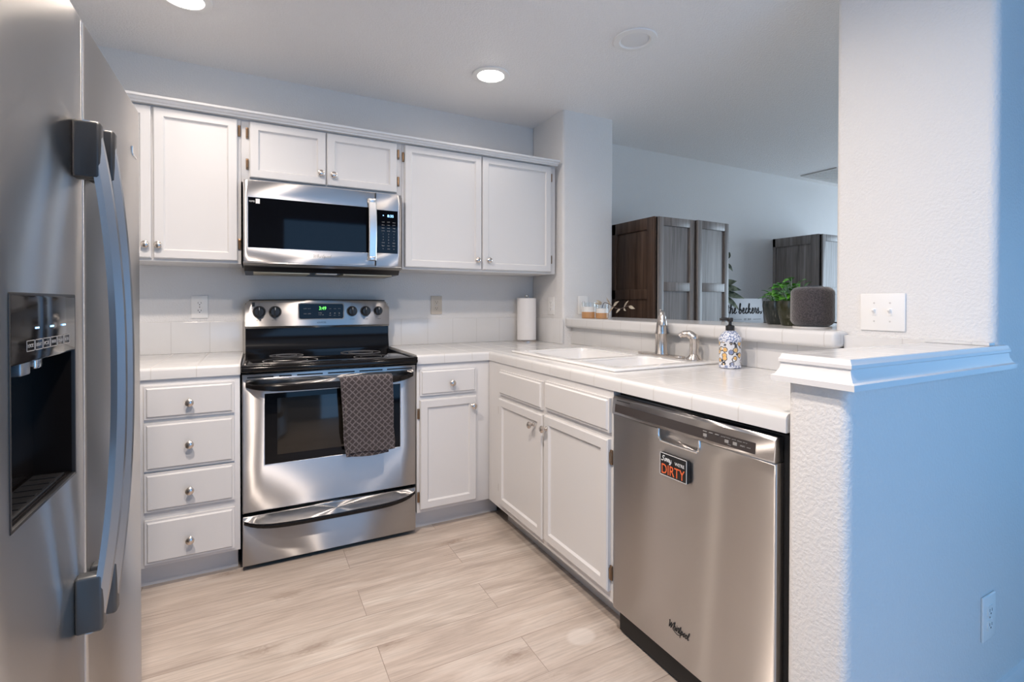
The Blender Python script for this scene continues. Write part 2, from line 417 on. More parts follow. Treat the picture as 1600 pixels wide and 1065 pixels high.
# hand lettering: strokes on a unit x-height; x advances
GL = {
 't': (.5, [[(.0, .2), (.18, .9), (.2, 1.5), (.17, .6), (.22, .05), (.38, .05), (.5, .25)], [(.0, 1.05), (.4, 1.1)]]),
 'h': (.75, [[(0, .2), (.2, 1.0), (.25, 1.7), (.14, 1.75), (.1, .9), (.1, 0), (.18, .6), (.36, .95), (.48, .8), (.5, .1), (.62, .05), (.75, .25)]]),
 'e': (.6, [[(0, .25), (.3, .5), (.38, .85), (.22, 1.), (.1, .6), (.16, .1), (.36, .02), (.6, .28)]]),
 'b': (.7, [[(0, .2), (.22, 1.), (.28, 1.75), (.15, 1.75), (.1, .9), (.12, .1), (.32, 0), (.48, .35), (.4, .8), (.26, .6), (.7, .55)]]),
 'c': (.55, [[(0, .25), (.3, .9), (.38, .85), (.22, .98), (.08, .5), (.18, .05), (.36, .02), (.55, .28)]]),
 'k': (.75, [[(0, .2), (.2, 1.), (.26, 1.75), (.14, 1.7), (.1, .8), (.1, 0), (.14, .55), (.4, .95), (.42, .7), (.16, .5), (.4, .25), (.55, .02), (.75, .25)]]),
 'r': (.55, [[(0, .2), (.14, .95), (.18, 1.05), (.22, .85), (.4, .88), (.34, .3), (.4, .03), (.55, .25)]]),
 's': (.6, [[(0, .2), (.22, .9), (.28, 1.05), (.3, .7), (.42, .3), (.3, 0), (.1, .08), (.35, .05), (.6, .3)]]),
 'S': (.9, [[(.85, 1.5), (.65, 1.75), (.35, 1.6), (.35, 1.15), (.62, .8), (.62, .3), (.3, .02), (0, .2)]]),
 'o': (.6, [[(.1, .5), (.22, .95), (.42, .85), (.42, .2), (.22, .02), (.08, .4), (.22, .95), (.42, .85), (.6, .8)]]),
 'y': (.65, [[(.0, .9), (.08, .2), (.25, .05), (.42, .4), (.46, .95), (.42, -.3), (.25, -.7), (.1, -.45), (.65, .2)]]),
 'W': (1.25, [[(0, 1.45), (.12, 1.6), (.22, .2), (.3, .05), (.62, 1.3), (.7, .1), (.78, .05), (1.05, 1.2), (1.2, 1.55)]]),
 'i': (.35, [[(0, .2), (.12, .95), (.12, .15), (.2, .05), (.35, .25)], [(.14, 1.3), (.16, 1.38)]]),
 'l': (.4, [[(0, .2), (.22, 1.2), (.2, 1.75), (.1, 1.2), (.12, .15), (.22, .03), (.4, .25)]]),
 'p': (.65, [[(0, .3), (.12, .95), (.1, -.75), (.12, .6), (.3, .98), (.45, .6), (.36, .1), (.15, .1), (.65, .3)]]),
 ' ': (.45, []),
}
def smooth_line(pts, k=5):
    out = []
    for i in range(len(pts)-1):
        p0, p1, p2, p3 = pts[max(i-1, 0)], pts[i], pts[i+1], pts[min(i+2, len(pts)-1)]
        for j in range(k):
            t = j/k
            out.append(tuple(.5*((2*p1[a])+(-p0[a]+p2[a])*t+(2*p0[a]-5*p1[a]+4*p2[a]-p3[a])*t*t+(-p0[a]+3*p1[a]-3*p2[a]+p3[a])*t**3) for a in range(len(p0))))
    out.append(tuple(pts[-1])); return out
def put_script(mb, s, u, z, width, xh, depth, r, tilt=0., slant=.2):
    tot = sum(GL[c][0] for c in s); k = width/tot; x = 0; ct, st = math.cos(tilt), math.sin(tilt)
    for c in s:
        for stroke in GL[c][1]:
            pts = []
            for (a, b) in smooth_line(stroke):
                p = (x+a)*k-width/2+b*xh*slant; q = b*xh
                pts.append((u+p*ct-q*st, depth, z+p*st+q*ct))
            mb.tube(pts, r, n=6, flat=1.)
        x += GL[c][0]

# ------------------------------------------------------------------ the room
WX, WY1, WY2 = 1.160, -2.273, -2.410          # end wall of the peninsula: front plane, far and near faces
COLX, COLY = 1.881, -1.978                    # full-height wall: kitchen face and far edge
STX, STY, STX2 = 1.7825, -.389, 2.180         # wall stub between the rooms
LEFT, RIGHT, FRONT = -1.02, 7.0, -3.9
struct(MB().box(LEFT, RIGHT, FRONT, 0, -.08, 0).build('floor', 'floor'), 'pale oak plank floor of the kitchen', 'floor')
struct(MB().box(LEFT-.1, RIGHT+.1, FRONT-.1, .1, CEIL, CEIL+.1).build('ceiling', 'ceil'), 'white textured ceiling above kitchen and next room', 'ceiling')
struct(MB().box(LEFT-.1, RIGHT+.1, 0, .1, -.08, CEIL).build('wall_back', 'wall'), 'grey textured wall behind the range and the far cabinets', 'wall')
def hole(u0, u1, v0, v1): return lambda u, v: not (u0 < u < u1 and v0 < v < v1)
struct(MB().cells([FRONT, -3.1, -2.34, 0], [-.08, .85, 2.05, CEIL], hole(-3.1, -2.34, .85, 2.05), LEFT-.1, LEFT, 'x').build('wall_left', 'wall'), 'grey wall behind the refrigerator', 'wall')  # opening cut for the added left fill
struct(MB().cells([FRONT, -3.6, -.8, 0], [-.08, .45, 2.15, CEIL], hole(-3.6, -.8, .45, 2.15), RIGHT, RIGHT+.1, 'x').build('wall_right', 'wall'), 'grey wall at the far right of the next room', 'wall')
struct(MB().cells([FRONT, -3.7, -2.6, WY2], [-.08, .1, 1.6, CEIL], hole(-3.7, -2.6, .1, 1.6), 3.4, 3.5, 'x').build('wall_dining', 'wall_bounce_dark'), 'wall with the patio door right of the viewer', 'wall')
struct(MB().cells([LEFT-.1, .345, 1.795, RIGHT+.1], [-.08, .03, 2.1, CEIL], hole(.345, 1.795, .03, 2.1), FRONT-.1, FRONT, 'y').build('wall_front', 'wall_bounce_dark'), 'wall with a glazed door behind the viewer, darkened to cut bounce', 'wall')
def vbev(r): return dict(bev=r, seg=4, only=lambda c, e: abs(e.verts[0].co.z-e.verts[1].co.z) > .3)
struct(MB().box(STX, STX2, STY, 0, 0, CEIL, **vbev(.018)).build('wall_corner', 'wall'), 'grey full-height wall stub between cabinets and the next room', 'wall')
struct(MB().box(1.856, 2.06, COLY, STY, 0, 1.005).build('wall_half', 'wall'), 'low wall under the raised tile ledge behind the sink', 'wall')
struct(MB().box(WX, 1.97, WY2, WY1, 0, .986, bev=.022, seg=4, only=lambda c, e: abs(e.verts[0].co.z-e.verts[1].co.z) > .3 and c.x < 1.5).build('wall_peninsula', 'wall'), 'low end wall of the peninsula, white end face, blue lit side', 'wall')
mb = MB(); mb.prism([(COLX, WY2), (3.5, WY2), (3.5, WY1), (2.34, WY1), (2.34, COLY), (COLX, COLY)], .986, CEIL, 'z')
bmesh.ops.bevel(mb.bm, geom=[e for e in mb.bm.edges if abs(e.verts[0].co.z-e.verts[1].co.z) > .3 and e.verts[0].co.x < 1.9], offset=.022, segments=4, affect='EDGES', profile=.5)
mb.box(1.97, 3.5, WY2, WY1, 0, .986); mb.box(1.8825, 2.34, WY1, COLY, 0, .986)
struct(mb.build('wall_near', 'wall'), 'tall textured wall with the light switches at right', 'wall')
# baseboard along the blue lit wall
struct(MB(Y(WY2)).prism([(0, 0), (.014, 0), (.014, .075), (.008, .088), (0, .09)], WX+.02, 3.39, 'x').build('baseboard_right', 'trimwhite'), 'white baseboard at the foot of the blue lit wall', 'baseboard')
# cornice along the tops of the wall cabinets
CR = [(0, 2.022), (.030, 2.022), (.032, 2.028), (.040, 2.032), (.044, 2.040), (.054, 2.043), (.056, 2.052), (0, 2.054)]
struct(MB(Y(-.3275)).prism(CR, -.96, 1.762, 'x').build('trim_1', 'trimwhite'), 'white moulding along the tops of the wall cabinets', 'trim')

# ------------------------------------------------------------------ wall caps, tiles, counters
# sill on the peninsula end wall: moulding on three sides round a tiled top
SO = .013
prof = [(.000, .974), (.010+SO, .974), (.010+SO, .987), (.004+SO, .990), (-.003+SO, 1.004), (-.005+SO, 1.016), (-.001+SO, 1.019), (-.001+SO, 1.026), (-.004+SO, 1.030), (-.006+SO, 1.037), (0, 1.037)]
sill = thing('sill', (1.5, -2.34, .974), 'white moulded sill capping the low wall right of the dishwasher', 'sill', kind='structure')
sill.name = 'trim_2'
def mould(mb):
    loop = []
    for d, z in prof:
        loop.append([Vector((1.872+.0, WY1+d, z)), Vector((WX-d, WY1+d, z)), Vector((WX-d, WY2-d, z)), Vector((COLX+.055+d*.4, WY2-d, z)), Vector((COLX+.055+d*.4, WY2+.001, z))])
    t = bmesh.new(); R = [[t.verts.new(p) for p in sec] for sec in loop]
    for a, b in zip(R, R[1:]):
        for k in range(4): t.faces.new((a[k], a[k+1], b[k+1], b[k]))
    mb._merge(t); return mb
mb = MB(); mould(mb).build('moulding', 'trimwhite', sill, angle=25)
MB().cells([WX-.0045, 1.88, 1.93], [WY2-.0045, WY2+.0, WY1+.012], lambda x, y: x < 1.88 or y < WY2, .9865, 1.0378, 'z').build('tiled_top', 'tile', sill)

o = MB().cells([WY2+.003, -2.2605, -2.031, -1.991], [.8952, 1.0008, 1.0385, 1.046], lambda y, z: (y > -2.2605 or z > 1.0385) and not (y > -2.031 and z > 1.0008), 1.8455, 1.8805, 'x').build('tile_upstand', 'splash'); tag(o, 'row of white tile along the foot of the tall switch wall', 'tile')
o = MB().box(-.72, .0, -.010, 0, .8945, 1.055, .003).build('tile_backsplash', 'splash'); tag(o, 'white tile backsplash left of the range, below the outlet', 'backsplash')
mb = MB(); mb.box(.77, 1.7725, -.010, 0, .8945, 1.055, .003)
o = mb.build('tile_backsplash', 'splash'); tag(o, 'white tile backsplash right of the range behind the paper towels', 'backsplash')
o = MB().box(1.7725, 1.7825, STY-.006, 0, .8945, 1.055, .003).build('tile_backsplash', 'splash'); tag(o, 'short white tile return on the wall stub beside the paper towels', 'backsplash')
o = MB().box(1.846, 1.856, -1.9905, STY, .8945, 1.003, .002).build('tile_backsplash', 'splash'); tag(o, 'low white tile backsplash under the raised ledge behind the faucet', 'backsplash')
# raised ledge
mb = MB(); mb.cells([1.797, 1.8815, 2.20], [-2.03, COLY+.001, STY-.001], lambda x, y: y > COLY or x < 1.88, 1.0015, 1.060, 'z', .016, 4, which=lambda c, e: (c.x < 1.81 or c.y < -2.0))
o = mb.build('bar_ledge', 'tile'); tag(o, 'raised white tile ledge behind the sink holding the speaker and plants', 'ledge')
# counters
CZ, CB = .8945, .8494
o = MB().cells([-1.0, .001], [-.618, -.001], lambda x, y: True, CB, CZ, 'z', .014, 4, which=lambda c, e: c.z > CZ-.001 and c.y < -.6).build('countertop', 'tile')
tag(o, 'short white tile countertop left of the range', 'countertop')
us = [.768, 1.1608, 1.27, 1.805, 1.845]; vs = [-2.2725, -1.525, -.72, -.618, -.001]
def kc(x, y):
    if y > -.618: return True
    if x < 1.1608: return False
    return not (1.27 < x < 1.805 and -1.525 < y < -.72)
o = MB().cells(us, vs, kc, CB, CZ, 'z', .014, 4, which=lambda c, e: c.z > CZ-.001 and ((abs(c.y+.618) < .002 and c.x < 1.17) or (abs(c.x-1.1608) < .002 and c.y < -.6))).build('countertop', 'tile')
tag(o, 'long L-shaped white tile countertop around the sink', 'countertop')

# ------------------------------------------------------------------ cabinets
def front_panel(mb, u0, u1, z0, z1, d0, th=.018, stile=.052, raised=False):
    t = bmesh.new(); bmesh.ops.create_cube(t, size=1)
    for v in t.verts: v.co = Vector(((u0+u1)/2+v.co.x*(u1-u0), d0+th/2+v.co.y*th, (z0+z1)/2+v.co.z*(z1-z0)))
    t.faces.ensure_lookup_table()
    f = max(t.faces, key=lambda q: q.calc_center_median().y)
    if raised:
        for v in f.verts: v.co.y -= .007
        bmesh.ops.inset_individual(t, faces=[f], thickness=.010, depth=0.)
        bmesh.ops.inset_individual(t, faces=[f], thickness=.007, depth=.006)
    else:
        ex = bmesh.ops.inset_individual(t, faces=[f], thickness=.006, depth=0.)
        for v in t.verts:
            if v.co.y > d0+th-1e-5 and (abs(v.co.x-u0) < 1e-5 or abs(v.co.x-u1) < 1e-5 or abs(v.co.z-z0) < 1e-5 or abs(v.co.z-z1) < 1e-5): v.co.y -= .005
        bmesh.ops.inset_individual(t, faces=[f], thickness=stile-.006, depth=0.)
        bmesh.ops.inset_individual(t, faces=[f], thickness=.009, depth=-.009)
    mb._merge(t); return mb
def knob(F, u, z, d, parent):
    mb = MB(F)
    mb.lathe([(.0085, d), (.0085, d+.002), (.0055, d+.005), (.0055, d+.012), (.012, d+.017), (.0155, d+.022), (.0150, d+.027), (.010, d+.031), (.003, d+.0325)], (u, 0, z), 'y', 20)
    return mb.build('knob', 'nickel', parent)
def hinge(F, u, z, d, parent, s=1, h=.052):
    mb = MB(F); mb.box(u-.006, u+.006, d, d+.007, z-h/2, z+h/2, .002)
    mb.tube([(u, d+.008, z-h*.36), (u, d+.008, z+h*.36)], .0042, 8)
    return mb.build('hinge', 'hinge', parent)
def door(F, t, u0, u1, z0, z1, d, kn=None, hs=(), hu=None):
    o = front_panel(MB(F), u0, u1, z0, z1, d).build('door', 'white', t, angle=20)
    if kn: knob(F, kn[0], kn[1], d+.018, o)
    for z in hs: hinge(F, hu, z, d, o)
    return o
def drawer(F, t, u0, u1, z0, z1, d, kn=None):
    o = front_panel(MB(F), u0, u1, z0, z1, d, .019, raised=True).build('drawer', 'white', t, angle=20)
    if kn: knob(F, kn[0], kn[1], d+.019, o)
    return o
# wall cabinets
FU = Y(-.3275)
def wall_cab(loc, label, u0, u1, z0, z1):
    t = thing('wall_cabinet', loc, label, 'cabinet', 'white wall cabinets')
    MB(FU).box(u0, u1, -.3265, 0, z0, z1, .002).build('body', 'white', t)
    return t
t = wall_cab((-.35, -.16, 1.338), 'tall white wall cabinet between refrigerator and microwave', -.96, 0., 1.338, 2.03)
door(FU, t, -.338, -.014, 1.350, 2.015, .0005, (-.319, 1.407), (1.43, 1.965), -.007)
door(FU, t, -.675, -.346, 1.350, 2.015, .0005, (-.365, 1.407))
t = wall_cab((.38, -.16, 1.726), 'short white wall cabinet above the microwave', .0005, .7695, 1.727, 2.03)
door(FU, t, .036, .377, 1.749, 2.015, .0005, (.352, 1.803), (1.813, 1.96), .026)
door(FU, t, .382, .739, 1.749, 2.015, .0005, (.412, 1.801), (1.813, 1.96), .749)
t = wall_cab((1.26, -.16, 1.338), 'wide white two-door wall cabinet right of the microwave', .770, 1.7605, 1.338, 2.03)
door(FU, t, .782, 1.240, 1.350, 2.016, .0005, (1.208, 1.403), (1.95,), .776)
door(FU, t, 1.246, 1.722, 1.350, 2.016, .0005, (1.282, 1.405), (1.43, 1.95), 1.729)
# base cabinets
FB = Y(-.6056)
t = thing('base_cabinet', (-.35, -.3, 0), 'white base cabinet with four stacked drawers left of the range', 'cabinet', 'white base cabinets')
MB(FB).box(-.98, -.001, -.60, 0, .102, CB, .002).build('body', 'white', t)
MB(FB).box(-.98, -.012, -.60, -.069, 0, .1025).build('toe_kick', 'white', t)
for z0, z1 in ((.692, .823), (.488, .677), (.325, .478), (.119, .292)):
    drawer(FB, t, -.331, -.022, z0, z1, .0005, (-.178, {.692: .752, .488: .583, .325: .397, .119: .196}[z0]))
t = thing('base_cabinet', (.97, -.3, 0), 'narrow white base cabinet with one drawer right of the range', 'cabinet', 'white base cabinets')
MB(FB).box(.770, 1.172, -.60, 0, .102, CB, .002).build('body', 'white', t)
MB(FB).box(.770, 1.2465, -.60, -.069, 0, .1025).build('toe_kick', 'white', t)
drawer(FB, t, .783, 1.086, .690, .820, .0005, (.946, .747))
door(FB, t, .783, 1.086, .122, .668, .0005, (1.064, .618), (.183, .60), .777)
FP = X(1.1665)
t = thing('base_cabinet', (1.45, -1.14, 0), 'white sink base cabinet with two doors left of the dishwasher', 'cabinet', 'white base cabinets')
MB(FP).cells([.608, .74, 1.50, 1.640], [-.60, -.585, -.02, 0], lambda u, d: not (.74 < u < 1.50 and -.585 < d < -.02), .102, CB, 'z').build('body', 'white', t)
MB(FP).box(.676, 1.642, -.60, -.080, 0, .1025).build('toe_kick', 'white', t)
drawer(FP, t, .757, 1.176, .692, .815, .0005)
drawer(FP, t, 1.200, 1.632, .700, .822, .0005)
door(FP, t, .757, 1.183, .134, .672, .0005, (1.113, .616), (.214, .609), .748)
door(FP, t, 1.200, 1.628, .140, .676, .0005, (1.222, .622), (.207, .614), 1.634)

# ------------------------------------------------------------------ dishwasher
FD = X(1.160)
t = thing('dishwasher', (1.46, -1.95, 0), 'stainless steel dishwasher at the end of the peninsula', 'dishwasher')
DU0, DU1 = 1.645, 2.250
MB(FD).box(DU0+.004, DU1+.012, -.58, -.030, .01, .838).build('tub', 'dusk', t)
MB(FD).box(DU0+.004, DU1+.012, -.12, -.085, .0, .09).build('toe_panel', 'dusk', t)
# door skin with a pocket behind the handle lip
PU0, PU1, PZ0, PZ1 = 1.868, 2.016, .737, .768
mb = MB(FD); mb.cells([DU0, PU0, PU1, DU1], [.094, PZ0, .770], lambda u, z: not (PU0 < u < PU1 and z > PZ0), -.028, .0, 'y', .006, 3, which=lambda c, e: c.y > -.001 and not (PU0-.002 < c.x < PU1+.002 and c.z > PZ0-.01))
dr = mb.build('door', 'dw_steel', t)
mb = MB(FD); mb.box(PU0-.002, PU1+.002, -.030, -.024, PZ0-.004, .770)
mb.prism([(0., .737), (-.010, .731), (-.024, .737), (-.026, .739)], PU0, PU1, 'x')
mb.build('pocket_handle', 'dw_steel', dr)
mb = MB(FD); rim = [(PU0-.004, .001, .770), (PU0-.005, .001, .748), (PU0+.003, .001, .737), (PU0+.014, .001, .733), (PU1-.014, .001, .733), (PU1-.003, .001, .737), (PU1+.005, .001, .748), (PU1+.004, .001, .770)]
mb.tube(smooth_line(rim, 3), .0035, 8); mb.build('pocket_rim', 'chrome', dr)
mb = MB(FD); mb.prism([(-.028, .771), (.003, .771), (.006, .776), (.002, .826), (-.006, .833), (-.028, .834)], DU0, DU1, 'x', .003); cp = mb.build('control_panel', 'steel', t)
mb = MB(FD)
zz = lambda f: .7805+f*.0275
def on_panel(u, z, e=0.): return (u, .0058-(z-.776)/.05*.004+e, z)
mb.sections([[on_panel(u, zz(0), -.002), on_panel(u, zz(0), .0012), on_panel(u, zz(1), .0012), on_panel(u, zz(1), -.002)] for u in (1.662, 2.185, 2.198)]).build('display_strip', 'grey_panel', cp)
mb = MB(FD); D = .0068
for k in range(3): mb.box(2.038+k*.020, 2.050+k*.020, D-.002, D, .8015, .8032)
for (u, s) in ((2.045, 1), (2.115, 1), (2.14, 1)): mb.box(u-.006, u+.006, D-.002, D, .788, .796)
for k, s in enumerate(('normal', 'heavy', 'quick', 'rinse', 'dry')): put_text(mb, s, 2.104+k*.0165, .802, .0034, D-.0006, .0135)
put_text(mb, 'cycle', 2.045, .785, .003, D-.0004); put_text(mb, 'options', 2.123, .785, .003, D-.0004)
put_text(mb, 'start', 2.163, .792, .0042, D-.0004); put_text(mb, 'cancel', 2.180, .792, .003, D-.0004)
mb.build('printed_labels', 'print_grey', cp)
mb = MB(FD)
for k in range(9): mb.box(1.668+k*.0075, 1.6735+k*.0075, -.002, .0032, .8195, .822)
mb.build('vent_slots', 'slot', cp)
mb = MB(FD); put_script(mb, 'Whirlpool', 1.946, .183, .078, .013, .0008, .0011, slant=.25)
mb.tube(smooth_line([(1.925, .0008, .182), (1.945, .0008, .176), (1.962, .0008, .188), (1.95, .0008, .199), (1.935, .0008, .19)], 6), .0009, 6); mb.build('logo', 'slot', dr)
t = thing('magnet', (1.151, -1.935, .635), 'black and orange dirty-dishes sign magnet on the dishwasher', 'magnet')
mb = MB(FD); mb.box(1.883, 1.987, .0006, .0130, .637, .704, .001).build('block', 'black', t)
fm = .0132
mb = MB(FD)
for a in ((1.883, 1.987, .7025, .704), (1.883, 1.987, .637, .6385), (1.883, 1.8845, .637, .704), (1.9855, 1.987, .637, .704)): mb.box(a[0], a[1], .0125, fm+.0004, a[2], a[3])
mb.build('border', 'print_white', t)
mb = MB(FD); put_script(mb, 'Sorry', 1.909, .681, .040, .0088, fm, .0013, slant=.15); put_text(mb, "WE'RE", 1.960, .6835, .0095, fm-.0003, .036, thick=.0008); mb.build('white_lettering', 'print_white', t)
mb = MB(FD); put_text(mb, 'DIRTY', 1.935, .657, .0285, fm-.0003, .089, thick=.0009); mb.build('orange_lettering', 'print_orange', t)

# ------------------------------------------------------------------ range
FR = Y(-.608)
t = thing('range', (.385, -.33, 0), 'stainless steel electric range with black glass cooktop', 'stove')
MB(FR).box(.012, .758, -.60, -.036, .03, .856).build('body', 'gloss_black', t)
for u in (.05, .72):
    for d in (-.08, -.55): MB(FR).lathe([(.018, 0.), (.018, .032)], (u, d, 0), 'z', 16).build('foot', 'black', t)
# cooktop: glass slab with a raised rounded rim
ck = MB(); ck.box(.003, .767, -.643, -.065, .856, .882, .010, 4, only=lambda c, e: True); ck = ck.build('cooktop', 'gloss_black', t)
MB().box(.030, .740, -.612, -.090, .8815, .8835, .0008).build('glass_top', 'blackglass', ck)
mb = MB()
for (x0, x1, y0, y1) in ((.004, .026, -.64, -.07), (.744, .766, -.64, -.07), (.004, .766, -.641, -.617)):
    mb.box(x0, x1, y0, y1, .878, .8885, .005, 3)
mb.build('rim', 'gloss_black', ck)
M['burner'] = mat('grey_burner_ring', (.22, .22, .23), .3)
for (x, y, r) in ((.205, -.46, .120), (.575, -.47, .085), (.20, -.21, .080), (.57, -.22, .105)):
    mb = MB(); mb.lathe([(r-.005, .8834), (r-.005, .8839), (r, .8839), (r, .8834)], (x, y, 0), 'z', 64, cap=False)
    mb.lathe([(r*.62-.002, .8834), (r*.62-.002, .8838), (r*.62, .8838), (r*.62, .8834)], (x, y, 0), 'z', 64, cap=False)
    mb.build('burner_ring', 'burner', ck)
# backguard
mb = MB(); mb.prism([(-.001, .87), (-.105, .87), (-.105, .905), (-.092, .93), (-.082, 1.02), (-.082, 1.15), (-.001, 1.15)], .012, .752, 'x', .003); bg = mb.build('backguard', 'gloss_black', t)
FG = Y(-.082)
def arch(u): 
    s = (u-.381)/.371; return 1.1695-.004*abs(s)**2 if abs(s) < .93 else 1.1695-.004*.865-(.022*((abs(s)-.93)/.07)**2)
mb = MB(FG); N = 40
secs = []
for i in range(N+1):
    u = .010+.744*i/N; s = (u-.382)/.372; zb = 1.018+.0*s; zt = arch(u) if 0 < i < N else arch(u)
    bul = .020+.012*(1-s*s)
    secs.append([(u, -.06, zb), (u, bul*.55, zb), (u, bul, zb+.012), (u, bul, 1.09), (u, bul*.9, zt-.018), (u, bul*.55, zt-.002), (u, -.06, zt)])
mb.sections(secs); pn = mb.build('control_panel', 'steel', bg)
mb = MB(FG)
mb.sections([[(u, -.062, 1.10), (u, -.062, arch(u)+.0035), (u, .010, arch(u)+.0035), (u, .012, arch(u)-.001), (u, -.05, arch(u)-.001)] for u in [.03+.70*i/30 for i in range(31)]])
mb.build('top_edge', 'black', bg)
dpth = lambda u: .020+.012*(1-((u-.382)/.372)**2)
for u, z in ((.076, 1.106), (.151, 1.106), (.542, 1.107), (.617, 1.107), (.689, 1.108)):
    d = dpth(u); r = .031 if u < .3 else (.029 if u < .65 else .026)
    mb = MB(FG); mb.lathe([(r, d-.003), (r, d+.004), (r*.88, d+.007), (r*.74, d+.020), (r*.66, d+.024), (.002, d+.024)], (u, 0, z), 'y', 32)
    mb.box(u-.005, u+.005, d+.018, d+.030, z-r*.78, z+r*.78, .002)
    k = mb.build('knob', 'black', pn)
    mb = MB(FG); mb.box(u-.001, u+.001, d+.0301, d+.0306, z+r*.3, z+r*.72)
    mb.build('pointer', 'print_white', k)
    mb = MB(FG); mb.lathe([(r*.90, d+.004), (r*.90, d+.0068), (r*.93, d+.0066), (r*.93, d+.004)], (u, 0, z), 'y', 32, cap=False); mb.build('dial_ring', 'print_grey', k)
mb = MB(FG); mb.box(.262, .500, .020, .0335, 1.062, 1.153, .012, 4, only=lambda c, e: abs(e.verts[0].co.y-e.verts[1].co.y) > .005)
mb.build('display_bezel', 'print_grey', pn)
mb = MB(FG); mb.box(.267, .495, .020, .0345, 1.067, 1.148, .010, 4, only=lambda c, e: abs(e.verts[0].co.y-e.verts[1].co.y) > .005)
dp = mb.build('display', 'blackglass', pn)
mb = MB(FG); put_text(mb, '3:49', .386, 1.124, .018, .0343, .036, thick=.001); mb.build('clock_digits', 'green', dp)
for r_, word in ((1.122, 'BAKE'), (1.094, 'CLEAN')):
    for u in (.297, .318):
        mb = MB(FG); put_text(mb, word, u, r_, .005, .0343, .015); mb.build('button_label', 'print_grey', dp)
for u in (.425, .449, .473):
    for word, z, h, wd in (('TIMER', 1.121, .004, .014), ('+', 1.096, .008, .008), ('SET', 1.084, .0035, .01)):
        mb = MB(FG); put_text(mb, word, u, z, h, .0343, wd); mb.build('button_label', 'print_grey', dp)
mb = MB(FG); put_text(mb, 'OVEN', .372, 1.098, .005, .0343, .018); mb.build('button_label', 'print_grey', dp)
mb = MB(FG); put_text(mb, 'START TIME', .378, 1.088, .004, .0343, .028); mb.build('button_label', 'print_grey', dp)
mb = MB(FG); put_text(mb, 'KENMORE', .381, 1.046, .008, dpth(.38)-.0002, .046); mb.build('brand_lettering', 'print_black', pn)
mb = MB(FG); mb.box(.041, .056, .0215, dpth(.048)+.0006, 1.134, 1.155); mb.build('sticker', 'print_black', pn)
for u, s in ((.076, 'LEFT REAR'), (.151, 'LEFT FRONT'), (.542, 'RIGHT FRONT'), (.617, 'RIGHT REAR'), (.689, 'WARM')):
    mb = MB(FG); put_text(mb, s, u, 1.062, .004, dpth(u)-.0003, .030); mb.build('dial_lettering', 'print_black', pn)
    mb = MB(FG); put_text(mb, 'OFF', u, 1.146, .0035, dpth(u)*.97, .008); mb.build('dial_lettering', 'print_black', pn)
# oven door
WU0, WU1, WZ0, WZ1 = .094, .685, .450, .757
mb = MB(FR); mb.cells([.006, WU0, WU1, .764], [.250, WZ0, WZ1, .848], lambda u, z: not (WU0 < u < WU1 and WZ0 < z < WZ1), -.034, 0., 'y', .005, 3, which=lambda c, e: c.y > -.001)
dr = mb.build('oven_door', 'steel', t)
mb = MB(FR); mb.box(WU0-.002, WU1+.002, -.02, -.002, WZ0-.002, WZ1+.002); wn = mb.build('window', 'blackglass', dr)
M['ovenglass'] = mat('smoky_oven_glass', (.015, .013, .011), .09)
mb = MB(FR); mb.box(.142, .640, -.012, -.0012, .487, .735, .0004); mb.build('inner_pane', 'ovenglass', wn)
mb = MB(FR)
for a, b in ((.026, .128), (.150, .200), (.222, .330), (.352, .470), (.492, .600), (.622, .745)): mb.box(a, b, -.01, .0012, .829, .835)
mb.build('vent_slots', 'slot', dr)
def bow_handle(part, u0, u1, zt, z1, z0, bow, lip, parent, n=30):
    def yb(u):
        s = abs((2*u-u0-u1)/(u1-u0)); return bow*(1-s**4.0)**.8+.006
    secs, secs2 = [], []
    for i in range(n+1):
        u = u0+(u1-u0)*i/n; s = abs(2*i/n-1); b = yb(u); rise = .020*s**6
        zt_, z1_, z0_ = zt, z1+(zt-z1)*.55*s**8, z0+rise
        secs.append([(u, -.001, zt_), (u, .002, zt_), (u, b*.85, z1_+.002), (u, b, z1_), (u, b-.003, z1_-.003), (u, -.001, z1_-.003)])
        secs2.append([(u, -.001, z1_-.003), (u, b-.001, z1_-.003), (u, b+.002, z1_-.008), (u, b+.001, z0_+.004), (u, b-.004, z0_), (u, b-lip, z0_), (u, b-lip, z1_-.010) if b > lip+.012 else (u, -.0005, z0_), (u, -.001, z1_-.010)])
    h = MB(FR).sections(secs).build(part, 'steel', parent, angle=30)
    MB(FR).sections(secs2).build('grip', 'gloss_black', h, angle=30)
    return h
bow_handle('handle', .020, .750, .823, .803, .771, .052, .024, dr)
mb = MB(FR); mb.box(.006, .764, -.034, -.0, .022, .236, .004); dw = mb.build('drawer', 'steel', t)
bow_handle('handle', .012, .758, .233, .207, .183, .056, .03, dw)
